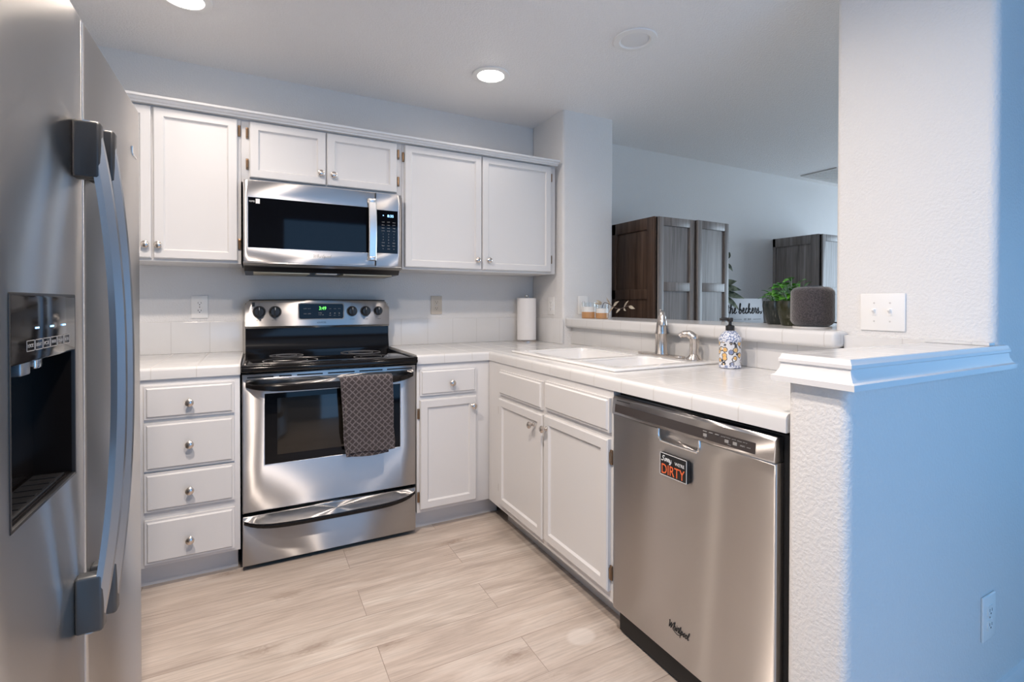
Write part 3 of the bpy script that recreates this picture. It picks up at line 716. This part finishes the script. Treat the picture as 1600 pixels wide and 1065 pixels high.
# towel over the oven handle
t = thing('dish_towel', (.522, -.68, .45), 'charcoal waffle-weave towel draped over the oven handle', 'towel')
def cloth(u0, u1, path, amp, seed, shift=0.):
    mb = MB(); n, N2 = 22, 40
    P = []
    L = [0]
    for a, b in zip(path, path[1:]): L.append(L[-1]+math.dist(a, b))
    for j in range(N2+1):
        s = L[-1]*j/N2; k = max(i for i in range(len(L)) if L[i] <= s+1e-9); k = min(k, len(path)-2); f = (s-L[k])/(L[k+1]-L[k])
        P.append((path[k][0]+(path[k+1][0]-path[k][0])*f, path[k][1]+(path[k+1][1]-path[k][1])*f))
    grid = []
    for i in range(n+1):
        u = i/n; row = []
        for j in range(N2+1):
            y, z = P[j]; drop = max(0, .80-z)/.34
            wob = amp*drop*(math.sin(u*9+seed)+.5*math.sin(u*17+seed*2))
            row.append(Vector((u0+(u1-u0)*u+shift*drop*(1-u*.5)+.004*math.sin(j*.3+seed)*drop, y-abs(wob), z+.004*math.sin(u*5+seed)*drop)))
        grid.append(row)
    th = .004; secs = []
    for i, row in enumerate(grid):
        out, inn = [], []
        for j, p in enumerate(row):
            a = row[max(j-1, 0)]; b = row[min(j+1, N2)]; d = (b-a); nrm = Vector((0, d.z, -d.y)).normalized()
            out.append(p+nrm*th*.5); inn.append(p-nrm*th*.5)
        secs.append(out+inn[::-1])
    mb.sections(secs); return mb
HY = -.668
cloth(.413, .632, [(HY-.008, .468), (HY-.010, .6), (HY-.009, .78), (HY-.007, .803), (HY+.001, .8135), (HY+.022, .8165)], .004, .4, .016).build('front_fold', 'towel', t, angle=60)
cloth(.398, .60, [(HY-.003, .449), (HY-.0045, .6), (HY-.0045, .77), (HY-.0035, .80), (HY+.004, .810), (HY+.02, .813)], .0005, 1.9, .02).build('under_fold', 'towel', t, angle=60)

# ------------------------------------------------------------------ microwave
FM = Y(-.400)
t = thing('microwave', (.38, -.2, 1.30), 'stainless over-the-range microwave with black window', 'microwave')
MB(FM).box(.012, .745, -.398, -.022, 1.332, 1.724).build('body', 'steel', t)
mb = MB(FM); mb.cells([.009, .030, .607, .611], [1.345, 1.413, 1.645, 1.725], lambda u, z: not (.03 < u < .607 and 1.413 < z < 1.645), -.022, 0, 'y', .003, 2, which=lambda c, e: c.y > -.001)
dr = mb.build('door', 'steel', t)
MB(FM).box(.028, .609, -.02, -.0008, 1.411, 1.647).build('window', 'blackglass', dr)
mb = MB(FM)
secs = []
for i in range(25):
    f = i/24; z = 1.372+.316*f; s = abs(2*f-1); d = .030+.012*(1-s**2); dd = d-.010 if s < .9 else -.001
    secs.append([(.572, dd, z), (.572, d-.003, z), (.576, d, z), (.607, d, z), (.611, d-.003, z), (.611, dd, z)])
mb.sections(secs); mb.box(.576, .607, -.001, .034, 1.372, 1.392, .003); mb.box(.576, .607, -.001, .034, 1.668, 1.688, .003)
M['bar'] = mat('pale_satin_bar', (.72, .70, .68), .28, .95)
mb.build('handle', 'bar', dr)
mb = MB(FM); put_text(mb, 'HUMID', .046, 1.627, .008, -.0012, .024); mb.box(.061, .078, -.0012, -.0002, 1.618, 1.640); mb.build('sticker', 'print_white', dr)
mb = MB(FM); put_script(mb, 'Whirlpool', .352, 1.376, .085, .0095, .0004, .0009); mb.build('logo', 'print_grey', dr)
mb = MB(FM); mb.cells([.6125, .6135, .727, .748], [1.345, 1.415, 1.637, 1.725], lambda u, z: not (.6135 < u < .727 and 1.415 < z < 1.637), -.022, 0, 'y', .003, 2, which=lambda c, e: c.y > -.001); pn = mb.build('control_panel', 'steel', t)
MB(FM).box(.6128, .729, -.02, -.0008, 1.413, 1.639).build('keypad', 'blackglass', pn)
mb = MB(FM); put_text(mb, '8:35', .690, 1.610, .013, -.0010, .032, thick=.001); mb.box(.650, .655, -.001, .0001, 1.609, 1.613); mb.build('clock_digits', 'blueled', pn)
mb = MB(FM); rows = [('cook', 'power', 'time'), ('defrost', 'reheat', 'popcorn'), ('bake', 'melt', 'veg'), ('pizza', 'soup', 'keep'), ('1', '2', '3'), ('4', '5', '6'), ('7', '8', '9'), ('stop', '0', 'start'), ('fan', 'light', 'filter'), ('hi', 'clock', 'lo')]
for j, row in enumerate(rows):
    for i, s in enumerate(row): put_text(mb, s, .652+i*.028, 1.577-j*.0155, .0048 if len(s) > 2 else .0055, -.0011, .014 if len(s) > 2 else None)
mb.build('printed_labels', 'print_grey', pn)
mb = MB(FM); mb.prism([(-.398, 1.332), (.000, 1.345), (.000, 1.338), (-.03, 1.328), (-.05, 1.303), (-.385, 1.300), (-.398, 1.31)], .012, .745, 'x'); un = mb.build('underside', 'black', t)
mb = MB(FM); mb.prism([(-.024, 1.3315), (.0, 1.345), (.001, 1.340), (-.020, 1.326)], .009, .748, 'x'); mb.build('bottom_lip', 'steel', t)
for a, b in ((.05, .30), (.46, .71)):
    mb = MB(FM); mb.box(a, b, -.30, -.055, 1.2955, 1.3030, .001); mb.build('grease_filter', 'filter', un)
mb = MB(FM); mb.box(.33, .43, -.12, -.055, 1.297, 1.303, .001); mb.build('lamp_cover', 'vent', un)

# ------------------------------------------------------------------ refrigerator
FXR = XP(-.235)
t = thing('refrigerator', (-.6, -1.72, 0), 'grey stainless side-by-side refrigerator at the left edge', 'refrigerator')
MB().box(-.985, -.302, -2.18, -1.262, .03, 1.69, .004).build('body', 'handle_grey', t)
mb = MB(); mb.box(-.97, -.32, -2.17, -1.27, 0., .03); mb.build('base_grille', 'black', t)
DY0, DY1, DZ0, DZ1 = -2.098, -1.826, .842, 1.168
def fdoor(y0, y1, hole):
    mb = MB(FXR)
    us = [y0, DY0, DY1, y1] if hole else [y0, y1]; vs = [.06, DZ0, DZ1, 1.702] if hole else [.06, 1.702]
    mb.cells(us, vs, lambda u, z: not (hole and DY0 < u < DY1 and DZ0 < z < DZ1), -.062, 0, 'y', .010, 4, which=lambda c, e: c.y > -.001 and (abs(c.x-y0) < .001 or abs(c.x-y1) < .001 or c.z > 1.70 or c.z < .061))
    return mb.build('door', 'fridge_steel', t)
d1 = fdoor(-2.19, -1.7715, True)
d2 = fdoor(-1.7635, -1.246, False)
mb = MB(FXR); mb.box(-1.7712, -1.7638, -.06, -.012, .06, 1.695); mb.build('gasket', 'gasket', t)
# dispenser
dsp = MB(FXR); dsp.box(DY0, DY1, -.060, -.056, DZ0, DZ1)
dsp.box(DY0, DY0+.006, -.06, -.004, DZ0, 1.067); dsp.box(DY1-.006, DY1, -.06, -.004, DZ0, 1.067); dsp.box(DY0, DY1, -.06, -.004, DZ0, DZ0+.006)
dsp = dsp.build('dispenser', 'gloss_black', d1)
mb = MB(FXR); mb.box(DY0+.001, DY1-.001, -.058, .0015, 1.067, DZ1-.001, .004); pn = mb.build('dispenser_panel', 'gloss_black', dsp)
mb = MB(FXR); fr = .004
for a in ((DY0-.001, DY0+fr, DZ0-.001, DZ1), (DY1-fr, DY1+.001, DZ0-.001, DZ1), (DY0, DY1, DZ0-.001, DZ0+fr), (DY0, DY1, DZ1-fr, DZ1+.001)): mb.box(a[0], a[1], -.02, .001, a[2], a[3], .001)
mb.build('dispenser_rim', 'black', dsp)
for u in (-2.006, -1.945, -1.889): MB(FXR).box(u-.007, u+.007, .0008, .0022, 1.1155, 1.1180).build('indicator_light', 'blueled', dsp)
mb = MB(FXR); M['outline'] = M['print_grey']
for k in range(6):
    u = -2.045+k*.031
    for a in ((u, u+.029, 1.0985, 1.0995), (u, u+.029, 1.0835, 1.0845), (u, u+.001, 1.0835, 1.0995), (u+.028, u+.029, 1.0835, 1.0995)): mb.box(a[0], a[1], .0010, .0020, a[2], a[3])
    put_text(mb, ('LOCK', 'LIGHT', 'ICE', 'WATER', 'CRUSH', 'FILTER')[k], u+.0145, 1.0915, .005, .0014, .02)
mb.build('button_labels', 'print_grey', dsp)
mb = MB(FXR); mb.box(-2.02, -1.985, -.045, -.012, 1.045, 1.068, .003); mb.box(-2.012, -1.993, -.048, -.040, .985, 1.045, .002)
mb.build('ice_chute', 'handle_grey', dsp)
mb = MB(FXR); mb.box(-1.965, -1.935, -.045, -.012, 1.050, 1.068, .003); mb.build('water_spout', 'chrome', dsp)
mb = MB(FXR); mb.box(DY0+.02, DY1-.02, -.052, -.010, DZ0+.006, DZ0+.010, .001)
for k in range(7): mb.box(DY0+.04+k*.03, DY0+.052+k*.03, -.048, -.014, DZ0+.0095, DZ0+.0115)
mb.build('drip_tray', 'black', dsp)
# handles
def fhandle(parent, y0, y1, ends, mid, z0, z1):
    mb = MB(FXR); secs = []; n = 40
    for i in range(n+1):
        f = i/n; z = z0+(z1-z0)*f; s = abs(2*f-1); d = ends+(mid-ends)*(1-s**2.2); b = d-.022
        secs.append([(y0, b, z), (y0, d-.012, z), (y0+.008, d-.001, z), (y1-.008, d, z), (y1, d-.010, z), (y1, b, z)])
    mb.sections(secs); h = mb.build('handle', 'handle_grey', parent, angle=25)
    mb = MB(FXR); mb.box(y0-.001, y1+.001, -.001, ends+.004, z1-.105, z1+.001, .006, 3); mb.build('upper_bracket', 'black', h)
    mb = MB(FXR); mb.box(y0-.001, y1+.001, -.001, ends+.004, z0-.001, z0+.105, .006, 3); M['bracket'] = mat('dark_grey_bracket', (.10, .105, .11), .4, .6); mb.build('lower_bracket', 'bracket', h)
fhandle(d1, -1.838, -1.812, .037, .076, .546, 1.487)
fhandle(d2, -1.742, -1.716, .038, .070, .525, 1.500)
mb = MB(FXR); mb.box(-1.336, -1.290, 0, .0018, 1.553, 1.5575); mb.box(-1.345, -1.338, 0, .0018, 1.556, 1.575); mb.build('badge', 'chrome', d2)

# ------------------------------------------------------------------ sink, faucet, sprayer
t = thing('sink', (1.53, -1.12, .74), 'white double-bowl sink set in the tile counter', 'sink')
us = [1.25, 1.305, 1.675, 1.828]; vs = [-1.545, -1.490, -1.235, -1.185, -.755, -.70]
bowl = lambda x, y: 1.305 < x < 1.675 and (-1.49 < y < -1.235 or -1.185 < y < -.755)
mb = MB(); mb.cells(us, vs, lambda x, y: not bowl(x, y), CZ+.0005, .906, 'z', .005, 3)
mb.build('rim', 'porcelain', t)
for (y0, y1) in ((-1.49, -1.235), (-1.185, -.755)):
    mb = MB(); r = .05; secs = []
    def rr(x0, x1, ya, yb, r, z):
        out = []
        for cx_, cy_, a0 in ((x1-r, yb-r, 0), (x0+r, yb-r, 90), (x0+r, ya+r, 180), (x1-r, ya+r, 270)):
            for k in range(6): a = math.radians(a0+90*k/5); out.append((cx_+r*math.cos(a), cy_+r*math.sin(a), z))
        return out
    for e, z in ((.0, .9055), (.004, .897), (.008, .84), (.016, .76), (.03, .745), (.08, .742)): secs.append(rr(1.305-.004+e, 1.675+.004-e, y0-.004+e, y1+.004-e, .045, z))
    for e, z in ((.08, .738), (.02, .738), (.0, .75), (-.004, .84), (-.007, .893)): secs.append(rr(1.305-.004+e, 1.675+.004-e, y0-.004+e, y1+.004-e, .045, z))
    t2 = mb.sections(secs, cap=False)
    mb.box(1.38, 1.60, y0+.07, y1-.07, .738, .742)
    b = mb.build('bowl', 'porcelain', t, angle=60)
    mb = MB(); mb.lathe([(.042, .742), (.042, .744), (.034, .7445), (.030, .7425)], (1.49, (y0+y1)/2, 0), 'z', 24); mb.build('drain', 'chrome', b)
t = thing('faucet', (1.7650, -1.2555, .906), 'brushed nickel faucet with pull-out head at the back of the sink', 'faucet')
mb = MB()
mb.prism([(1.7650+.026*math.cos(a)*(1 if abs(math.cos(a)) > 0 else 1), -1.2525+(.115 if math.sin(a) > 0 else -.115)+.028*math.sin(a)) for a in [2*PI*k/32+.001 for k in range(32)]], .9063, .914, 'z', .002)
mb.build('deck_plate', 'nickel', t)
FX_, FY_ = 1.765, -1.2555; dx_, dy_ = -.60, -.80
mb = MB(); mb.lathe([(.031, .913), (.031, .918), (.028, .924), (.0265, .97), (.0265, 1.004), (.0280, 1.008), (.0280, 1.013), (.0255, 1.02), (.0225, 1.05), (.017, 1.08), (.012, 1.098), (.006, 1.104)], (FX_, FY_, 0), 'z', 28)
mb.build('body', 'nickel', t)
P_ = lambda d, z: (FX_+dx_*d, FY_+dy_*d, z)
mb = MB(); mb.tube(smooth_line([P_(-.004, 1.07), P_(0, 1.092), P_(.012, 1.106), P_(.028, 1.107), P_(.042, 1.096), P_(.050, 1.078), P_(.055, 1.050)], 4), [.011]*5+[.0125]*8+[.0135]*4+[.0155]*4+[.0185]*2+[.0195]*2, 16); mb.build('spray_head', 'nickel', t)
mb = MB(); mb.tube(smooth_line([P_(-.010, 1.085), P_(-.016, 1.104), P_(-.026, 1.122)], 4), [.0055]*5+[.007]*4, 10); mb.build('lever', 'nickel', t)
t = thing('side_sprayer', (1.7680, -1.4480, .906), 'small curved nickel side sprayer right of the faucet', 'sprayer')
mb = MB(); mb.lathe([(.034, .9063), (.034, .910), (.022, .924), (.0175, .930)], (1.7680, -1.4510, 0), 'z', 24); mb.build('base', 'nickel', t)
mb = MB(); mb.tube(smooth_line([(1.7680, -1.4510, .926), (1.7680, -1.4520, .96), (1.7670, -1.4540, .985), (1.7630, -1.4510, 1.005), (1.7530, -1.4340, 1.017), (1.7410, -1.4140, 1.016), (1.7330, -1.4020, 1.008)], 4), [.0185]*4+[.020]*5+[.021]*4+[.018]*4+[.015]*4+[.012]*4, 16); mb.build('spray_handle', 'nickel', t)

# ------------------------------------------------------------------ things on the counters and the ledge
t = thing('soap_dispenser', (1.750, -1.650, CZ), 'floral patterned soap bottle with black pump beside the sink', 'soap bottle')
c = (1.750, -1.650, CZ+.0006)
mb = MB(); mb.lathe([(.038, 0), (.0425, .003), (.0425, .008), (.0415, .012), (.0415, .108), (.043, .111), (.043, .119), (.040, .124), (.033, .136), (.023, .147), (.016, .150)], c, 'z', 40); mb.build('bottle', 'bottle', t)
mb = MB(); mb.lathe([(.0165, .149), (.0170, .151), (.0170, .168), (.0150, .170), (.008, .172), (.006, .174), (.006, .184), (.011, .186), (.012, .198), (.010, .201)], c, 'z', 24)
mb.tube([(c[0]-.002, c[1]+.004, c[2]+.194), (c[0]-.018, c[1]+.018, c[2]+.197), (c[0]-.028, c[1]+.027, c[2]+.194)], [.007, .006, .0045], 10); mb.build('pump', 'black', t)
t = thing('paper_towel_roll', (1.68, -.10, CZ), 'white paper towel roll on a holder in the counter corner', 'paper towels')
c = (1.68, -.10, CZ+.0006)
mb = MB(); mb.lathe([(.062, .011), (.0645, .013), (.0645, .289), (.062, .291), (.021, .291), (.021, .285)], c, 'z', 40); mb.build('roll', 'paper', t)
mb = MB(); mb.lathe([(.070, 0), (.070, .006), (.066, .0105)], c, 'z', 36); mb.lathe([(.006, .01), (.006, .298), (.0125, .302), (.0125, .311), (.006, .315)], c, 'z', 16); mb.build('holder', 'nickel', t)

def outlet(F, u, z, m, label, kind='outlet', wd=.074, ht=.116, n=1):
    t = thing('wall_outlet' if kind == 'outlet' else 'light_switch', F((u, 0, z)), label, kind)
    MB(F).box(u-wd/2, u+wd/2, .0002, .006, z-ht/2, z+ht/2, .0025, 3).build('plate', m, t)
    if kind == 'outlet':
        for dz in (-.0195, .0195):
            mb = MB(F); mb.box(u-.0165, u+.0165, .005, .0085, z+dz-.0135, z+dz+.0135, .006, 3, only=lambda c_, e: abs(e.verts[0].co.y-e.verts[1].co.y) > .002); s = mb.build('socket', m, t)
            mb = MB(F); mb.box(u-.0075, u-.0055, .008, .0088, z+dz-.002, z+dz+.006); mb.box(u+.0055, u+.0075, .008, .0088, z+dz-.002, z+dz+.006); mb.box(u-.002, u+.002, .008, .0088, z+dz-.0095, z+dz-.005); mb.build('slots', 'slot', s)
        mb = MB(F); mb.lathe([(.003, .0055), (.003, .007)], (u, 0, z), 'y', 12); mb.build('screw', 'nickel', t)
    elif kind == 'switch':
        for k in range(n):
            uu = u+(k-(n-1)/2)*.046
            mb = MB(F); mb.box(uu-.006, uu+.006, .005, .0068, z-.013, z+.013, .001); mb.prism([(.005, z-.006), (.018, z+.006), (.017, z+.011), (.005, z+.009)], uu-.004, uu+.004, 'x', .001); mb.build('toggle', m, t)
            for dz in (-.030, .030): MB(F).lathe([(.0028, .0055), (.0028, .0068)], (uu, 0, z+dz), 'y', 10).build('screw', 'vent', t)
    return t
outlet(Y(0), -.196, 1.131, 'plate', 'white wall outlet left of the range above the backsplash')
outlet(Y(0), 1.077, 1.139, 'almond', 'beige wall outlet between range and paper towels')
outlet(X(STX), .254, 1.136, 'plate', 'white outlet on the wall stub right of the paper towels')
outlet(Y(STY), 1.935, 1.140, 'plate', 'white outlet partly hidden behind the two ledge jars')
outlet(Y(WY2), 1.838, .296, 'plate', 'white outlet low on the blue lit wall', wd=.078, ht=.122)
outlet(X(COLX), 2.131, 1.126, 'plate', 'white double light switch plate on the tall wall', 'switch', .130, .122, 2)

LZ = 1.0603
def jar(x, y, r, h, label):
    t = thing('glass_jar', (x, y, LZ), label, 'jar', 'small jars on the ledge')
    c = (x, y, LZ)
    MB().lathe([(r*.92, 0), (r, .003), (r, h*.36), (r*.98, h*.40)], c, 'z', 32).build('amber_base', 'amber', t)
    MB().lathe([(r*.985, h*.40), (r*.985, h*.72)], c, 'z', 32).build('white_band', 'frost', t)
    MB().lathe([(r*.98, h*.72), (r*.98, h), (r*.93, h), (r*.93, h*.73)], c, 'z', 32, cap=False).build('glass_neck', 'glass', t)
jar(1.895, -.510, .045, .098, 'wider glass jar with amber base on the ledge by the wall')
jar(1.925, -.602, .037, .085, 'narrower glass jar with amber base holding the leafy sprig')
t = thing('leafy_sprig', (1.925, -.602, LZ+.03), 'dry leafy sprig reaching sideways out of the narrow jar', 'sprig')
pts = smooth_line([(1.925, -.602, LZ+.065), (1.922, -.625, LZ+.095), (1.91, -.69, LZ+.088), (1.90, -.745, LZ+.068), (1.90, -.80, LZ+.062), (1.90, -.855, LZ+.076), (1.90, -.905, LZ+.080)], 5)
MB().tube(pts, .0022, 6).build('stem', 'stem', t)
for a, b, wd, nn in (((1.905, -.71, LZ+.083), (1.90, -.675, LZ+.128), .006, (-1, 0, 0)), ((1.905, -.73, LZ+.075), (1.895, -.795, LZ+.105), .010, (-1, 0, .2)), ((1.90, -.74, LZ+.072), (1.885, -.715, LZ+.035), .008, (-1, .2, 0)), ((1.90, -.80, LZ+.062), (1.89, -.775, LZ+.036), .007, (-1, 0, 0)), ((1.90, -.83, LZ+.068), (1.895, -.875, LZ+.108), .007, (-1, 0, .2)), ((1.90, -.87, LZ+.077), (1.89, -.935, LZ+.062), .009, (-1, 0, .3)), ((1.90, -.83, LZ+.066), (1.89, -.86, LZ+.05), .007, (-1, 0, 0)), ((1.925, -.606, LZ+.09), (1.91, -.565, LZ+.112), .007, (-1, 0, .3)), ((1.925, -.60, LZ+.085), (1.90, -.55, LZ+.095), .006, (-1, 0, .3))):
    MB().blade(a, b, wd, nn, .004).build('leaf', 'sprig', t)

# smart speaker
t = thing('smart_speaker', (1.945, -1.862, LZ), 'round dark fabric smart speaker on the ledge by the switch wall', 'speaker')
c = (1.945, -1.862, LZ+.006); R_, H_ = .0735, .151
prof_ = []
for k in range(9): a = PI/2*k/8; prof_.append((R_-.032+.032*math.sin(a), .028-.028*math.cos(a)))
for k in range(1, 9): a = PI/2*k/8; prof_.append((R_-.030+.030*math.cos(a), H_-.026+.026*math.sin(a)))
MB().lathe(prof_, c, 'z', 48).build('body', 'fabric', t)
MB().lathe([(R_-.036, H_-.0005), (R_-.036, H_+.002), (R_-.040, H_+.003)], c, 'z', 40).build('touch_disc', 'blackglass', t)
MB().lathe([(.066, 0), (.066, .0062)], (c[0], c[1], LZ), 'z', 40).build('base_ring', 'vent', t)
pts = smooth_line([(1.995, -1.905, LZ+.022), (2.010, -1.93, LZ+.02), (2.02, -1.945, LZ+.006), (2.06, -1.95, LZ+.003), (2.12, -1.94, LZ+.003)], 5)
MB().tube(pts, .0025, 8).build('cord', 'black', t)

# potted plants on the ledge
def pothos(name, x, y, r, h, label, seed, n, spread, top, mpot='pot'):
    t = thing(name, (x, y, LZ), label, 'plant', 'potted plants on the ledge'); c = (x, y, LZ)
    MB().lathe([(r*.60, 0), (r*.68, .004), (r*.92, h*.5), (r*1.0, h*.80), (r*.94, h), (r*.86, h), (r*.88, h*.9)], c, 'z', 36).build('pot', mpot, t)
    MB().lathe([(r*.5, h*.86), (r*.88, h*.88), (r*.88, h*.89)], c, 'z', 24).build('soil', 'soil', t)
    rnd = random.Random(seed); lf = []
    mb = MB()
    for k in range(n):
        a = rnd.uniform(0, 2*PI); q = spread*math.sqrt(rnd.random()); z = h+top*rnd.uniform(.15, 1)*(1-.45*q/spread)
        b = Vector((x+q*math.cos(a), y+q*math.sin(a), LZ+z)); d = Vector((math.cos(a+rnd.uniform(-.7, .7)), math.sin(a+rnd.uniform(-.7, .7)), rnd.uniform(-.75, .45))).normalized()
        s = rnd.uniform(.022, .036); tip = b+d*s
        mb.tube(smooth_line([(x+.2*q*math.cos(a), y+.2*q*math.sin(a), LZ+h*.85), (x+.7*q*math.cos(a), y+.7*q*math.sin(a), LZ+z*.95), tuple(b)], 3), .0011, 5)
        lf.append((b, tip, s*.42, Vector((-.5*d.x+rnd.uniform(-.4, .1), -.5*d.y+rnd.uniform(-.5, .1), 1)), .006))
    mb.build('stems', 'leaf', t)
    for L_ in lf: MB().blade(*L_).build('leaf', 'leaf', t)
pothos('potted_plant', 2.135, -1.588, .058, .105, 'shorter green plant in a dark glazed pot nearest the name sign', 3, 22, .05, .055)
M['pot2'] = mat('olive_glazed_pot', (.028, .030, .012), .15)
pothos('potted_plant', 2.060, -1.702, .053, .105, 'taller bushy green plant in an olive pot beside the speaker', 11, 46, .062, .115, 'pot2')

# ------------------------------------------------------------------ next room
def armoire(x0, x1, y0, h, label, mside, ajar, split, yb=-.025):
    t = thing('armoire', ((x0+x1)/2, (y0+yb)/2, 0), label, 'armoire', 'tall wood armoires in the next room')
    MB().box(x0, x1, y0, yb, .06, h, .003).build('body', mside, t)
    MB().box(x0+.02, x1-.02, y0+.02, yb-.01, 0, .061).build('plinth', mside, t)
    mb = MB(X(x0))
    for (u0, u1, z0, z1) in ((-yb-.07, -yb, .08, h), (-y0-.07, -y0, .08, h), (-y0-.07, -yb-.07, h-.08, h), (-y0-.07, -yb-.07, 1.18, 1.25), (-y0-.07, -yb-.07, .08, .16)):
        mb.box(min(u0, u1), max(u0, u1), 0., .012, z0, z1, .002)
    mb.build('side_frame', mside, t)
    F = Y(y0)
    for k, (a, b) in enumerate(split):
        mb = MB(F if not (k == 1 and ajar) else ID)
        def tr(p, a=a, b=b, k=k):
            if not (k == 1 and ajar): return Vector((p[0], y0-p[1], p[2]))
            dx, dy = p[0]-b, -p[1]; c_, s_ = math.cos(ajar), math.sin(ajar)
            return Vector((b+dx*c_-dy*s_, y0+dx*s_+dy*c_, p[2]))
        mb.f = tr
        mb.box(a, b, .001, .014, .07, h-.004)
        for (u0, u1, z0, z1) in ((a, a+.045, .07, h-.004), (b-.045, b, .07, h-.004), (a+.045, b-.045, h-.06, h-.004), (a+.045, b-.045, 1.235, 1.295), (a+.045, b-.045, .07, .14)): mb.box(u0, u1, .001, .026, z0, z1, .0015)
        mb.build('door', M['sheen_greywood'], t)
    return t
armoire(2.43, 3.115, -.525, 1.735, 'wide dark wood armoire with two front doors seen over the faucet', 'walnut', .055, ((2.432, 2.768), (2.776, 3.113)), -.125)
armoire(4.43, 5.12, -.43, 1.762, 'tall grey-brown armoire at the right behind the speaker', 'sheen_greywood', 0, ((4.432, 4.772), (4.778, 5.118)))
t = thing('console_table', (3.78, -.24, 0), 'low wood console between the two armoires under the sign', 'console')
MB().box(3.18, 4.38, -.44, -.03, .945, .980, .003).build('top', 'sheen_greywood', t)
for x in (3.21, 4.31):
    for y in (-.42, -.09): MB().box(x, x+.04, y, y+.04, 0, .946, .002).build('leg', 'sheen_greywood', t)
t = thing('name_sign', (3.76, -.2, .981), 'white board sign with black script lettering on the console', 'sign')
lean = .10
def SG(p): return Vector((p[0], -.215+math.sin(lean)*p[2]-math.cos(lean)*p[1], .9812+math.cos(lean)*p[2]+math.sin(lean)*p[1]))
MB(SG).box(3.52, 3.965, 0, .018, 0, .212, .002).build('board', 'signwhite', t)
mb = MB(SG); put_script(mb, 'the beckers', 3.712, .085, .41, .046, .0185, .0046, tilt=.0, slant=.2)
mb.tube(smooth_line([(3.905, .0185, .095), (3.93, .0185, .10), (3.945, .0185, .088), (3.925, .0185, .082), (3.955, .0185, .105)], 4), .003, 6)
put_text(mb, 'EST. 2019', 3.755, .035, .016, .018, .085); mb.box(3.83, 3.93, .018, .0188, .034, .037); mb.box(3.58, 3.68, .018, .0188, .034, .037)
mb.build('lettering', 'print_black', t)
t = thing('leafy_houseplant', (3.26, -.36, .98), 'leafy variegated houseplant beside the wide dark armoire', 'plant')
MB().lathe([(.045, .0), (.06, .01), (.066, .09), (.060, .11), (.05, .11)], (3.26, -.36, .9803), 'z', 28).build('pot', 'pot', t)
MB().tube(smooth_line([(3.26, -.36, 1.06), (3.27, -.36, 1.2), (3.25, -.37, 1.36), (3.29, -.38, 1.50)], 6), .005, 8).build('stem', 'stem', t)
for (a, b, wd) in (((3.26, -.37, 1.24), (3.42, -.45, 1.19), .030), ((3.26, -.37, 1.28), (3.40, -.44, 1.255), .028), ((3.27, -.37, 1.22), (3.35, -.46, 1.10), .025), ((3.25, -.37, 1.30), (3.36, -.43, 1.325), .026), ((3.28, -.38, 1.47), (3.325, -.42, 1.40), .020), ((3.26, -.37, 1.36), (3.16, -.44, 1.42), .026), ((3.26, -.37, 1.18), (3.19, -.45, 1.14), .026), ((3.25, -.37, 1.4), (3.20, -.30, 1.46), .026), ((3.29, -.38, 1.49), (3.315, -.40, 1.55), .02)):
    MB().blade(a, b, wd, (-.3, -1, .5), .01).build('leaf', 'leaf_dark', t)

# ------------------------------------------------------------------ ceiling fixtures
def downlight(x, y, label, on, power=None):
    t = thing('recessed_light', (x, y, CEIL-.006), label, 'light', 'recessed ceiling lights')
    MB().lathe([(.100, -.0005), (.098, -.006), (.072, -.009), (.066, -.004), (.066, .0)], (x, y, CEIL), 'z', 48, cap=False).build('trim_ring', 'plate', t)
    if on:
        MB().lathe([(.064, -.001), (.060, -.012), (.040, -.020), (.004, -.023)], (x, y, CEIL), 'z', 40).build('lens', 'lens', t)
        l = area('lamp', (x, y, CEIL-.026), (x, y, 0),   .12, .12, power or DOWNLIGHT_W, WARM, 'DISK', 165); 
    else:
        MB().lathe([(.066, -.002), (.060, -.0035), (.004, -.004)], (x, y, CEIL), 'z', 40).build('lens', 'lens_off', t)
downlight(1.178, -.600, 'lit recessed ceiling light above the wide wall cabinet', True)
downlight(-.192, -.635, 'lit recessed ceiling light at the top edge above the left cabinet', True, 1.45)
downlight(1.619, -1.232, 'unlit recessed ceiling light above the sink', False)
downlight(1.15, -1.62, 'lit recessed ceiling light in front of the dishwasher', True, 2.8)
downlight(-.17, -1.66, 'added unseen fill light in the ceiling between refrigerator and range', True, 16)  # added out of view to brighten the drawer fronts
downlight(.30, -2.28, 'added unseen fill light in the ceiling in front of the refrigerator', True, 14)  # extra unseen lamp, added as fill for drawers and refrigerator front
t = thing('ceiling_vent', (5.0, -.25, CEIL-.01), 'flat return air vent in the far ceiling corner', 'vent')
MB().cells([4.68, 4.71, 5.42, 5.45], [-.43, -.40, -.13, -.10], lambda x, y: not (4.71 < x < 5.42 and -.40 < y < -.13), CEIL-.010, CEIL-.0005, 'z').build('frame', 'vent', t)
mb = MB()
for k in range(9): mb.box(4.71, 5.42, -.395+k*.029, -.379+k*.029, CEIL-.008, CEIL-.004)
mb.build('grille', 'vent', t)
bpy.context.view_layer.update()
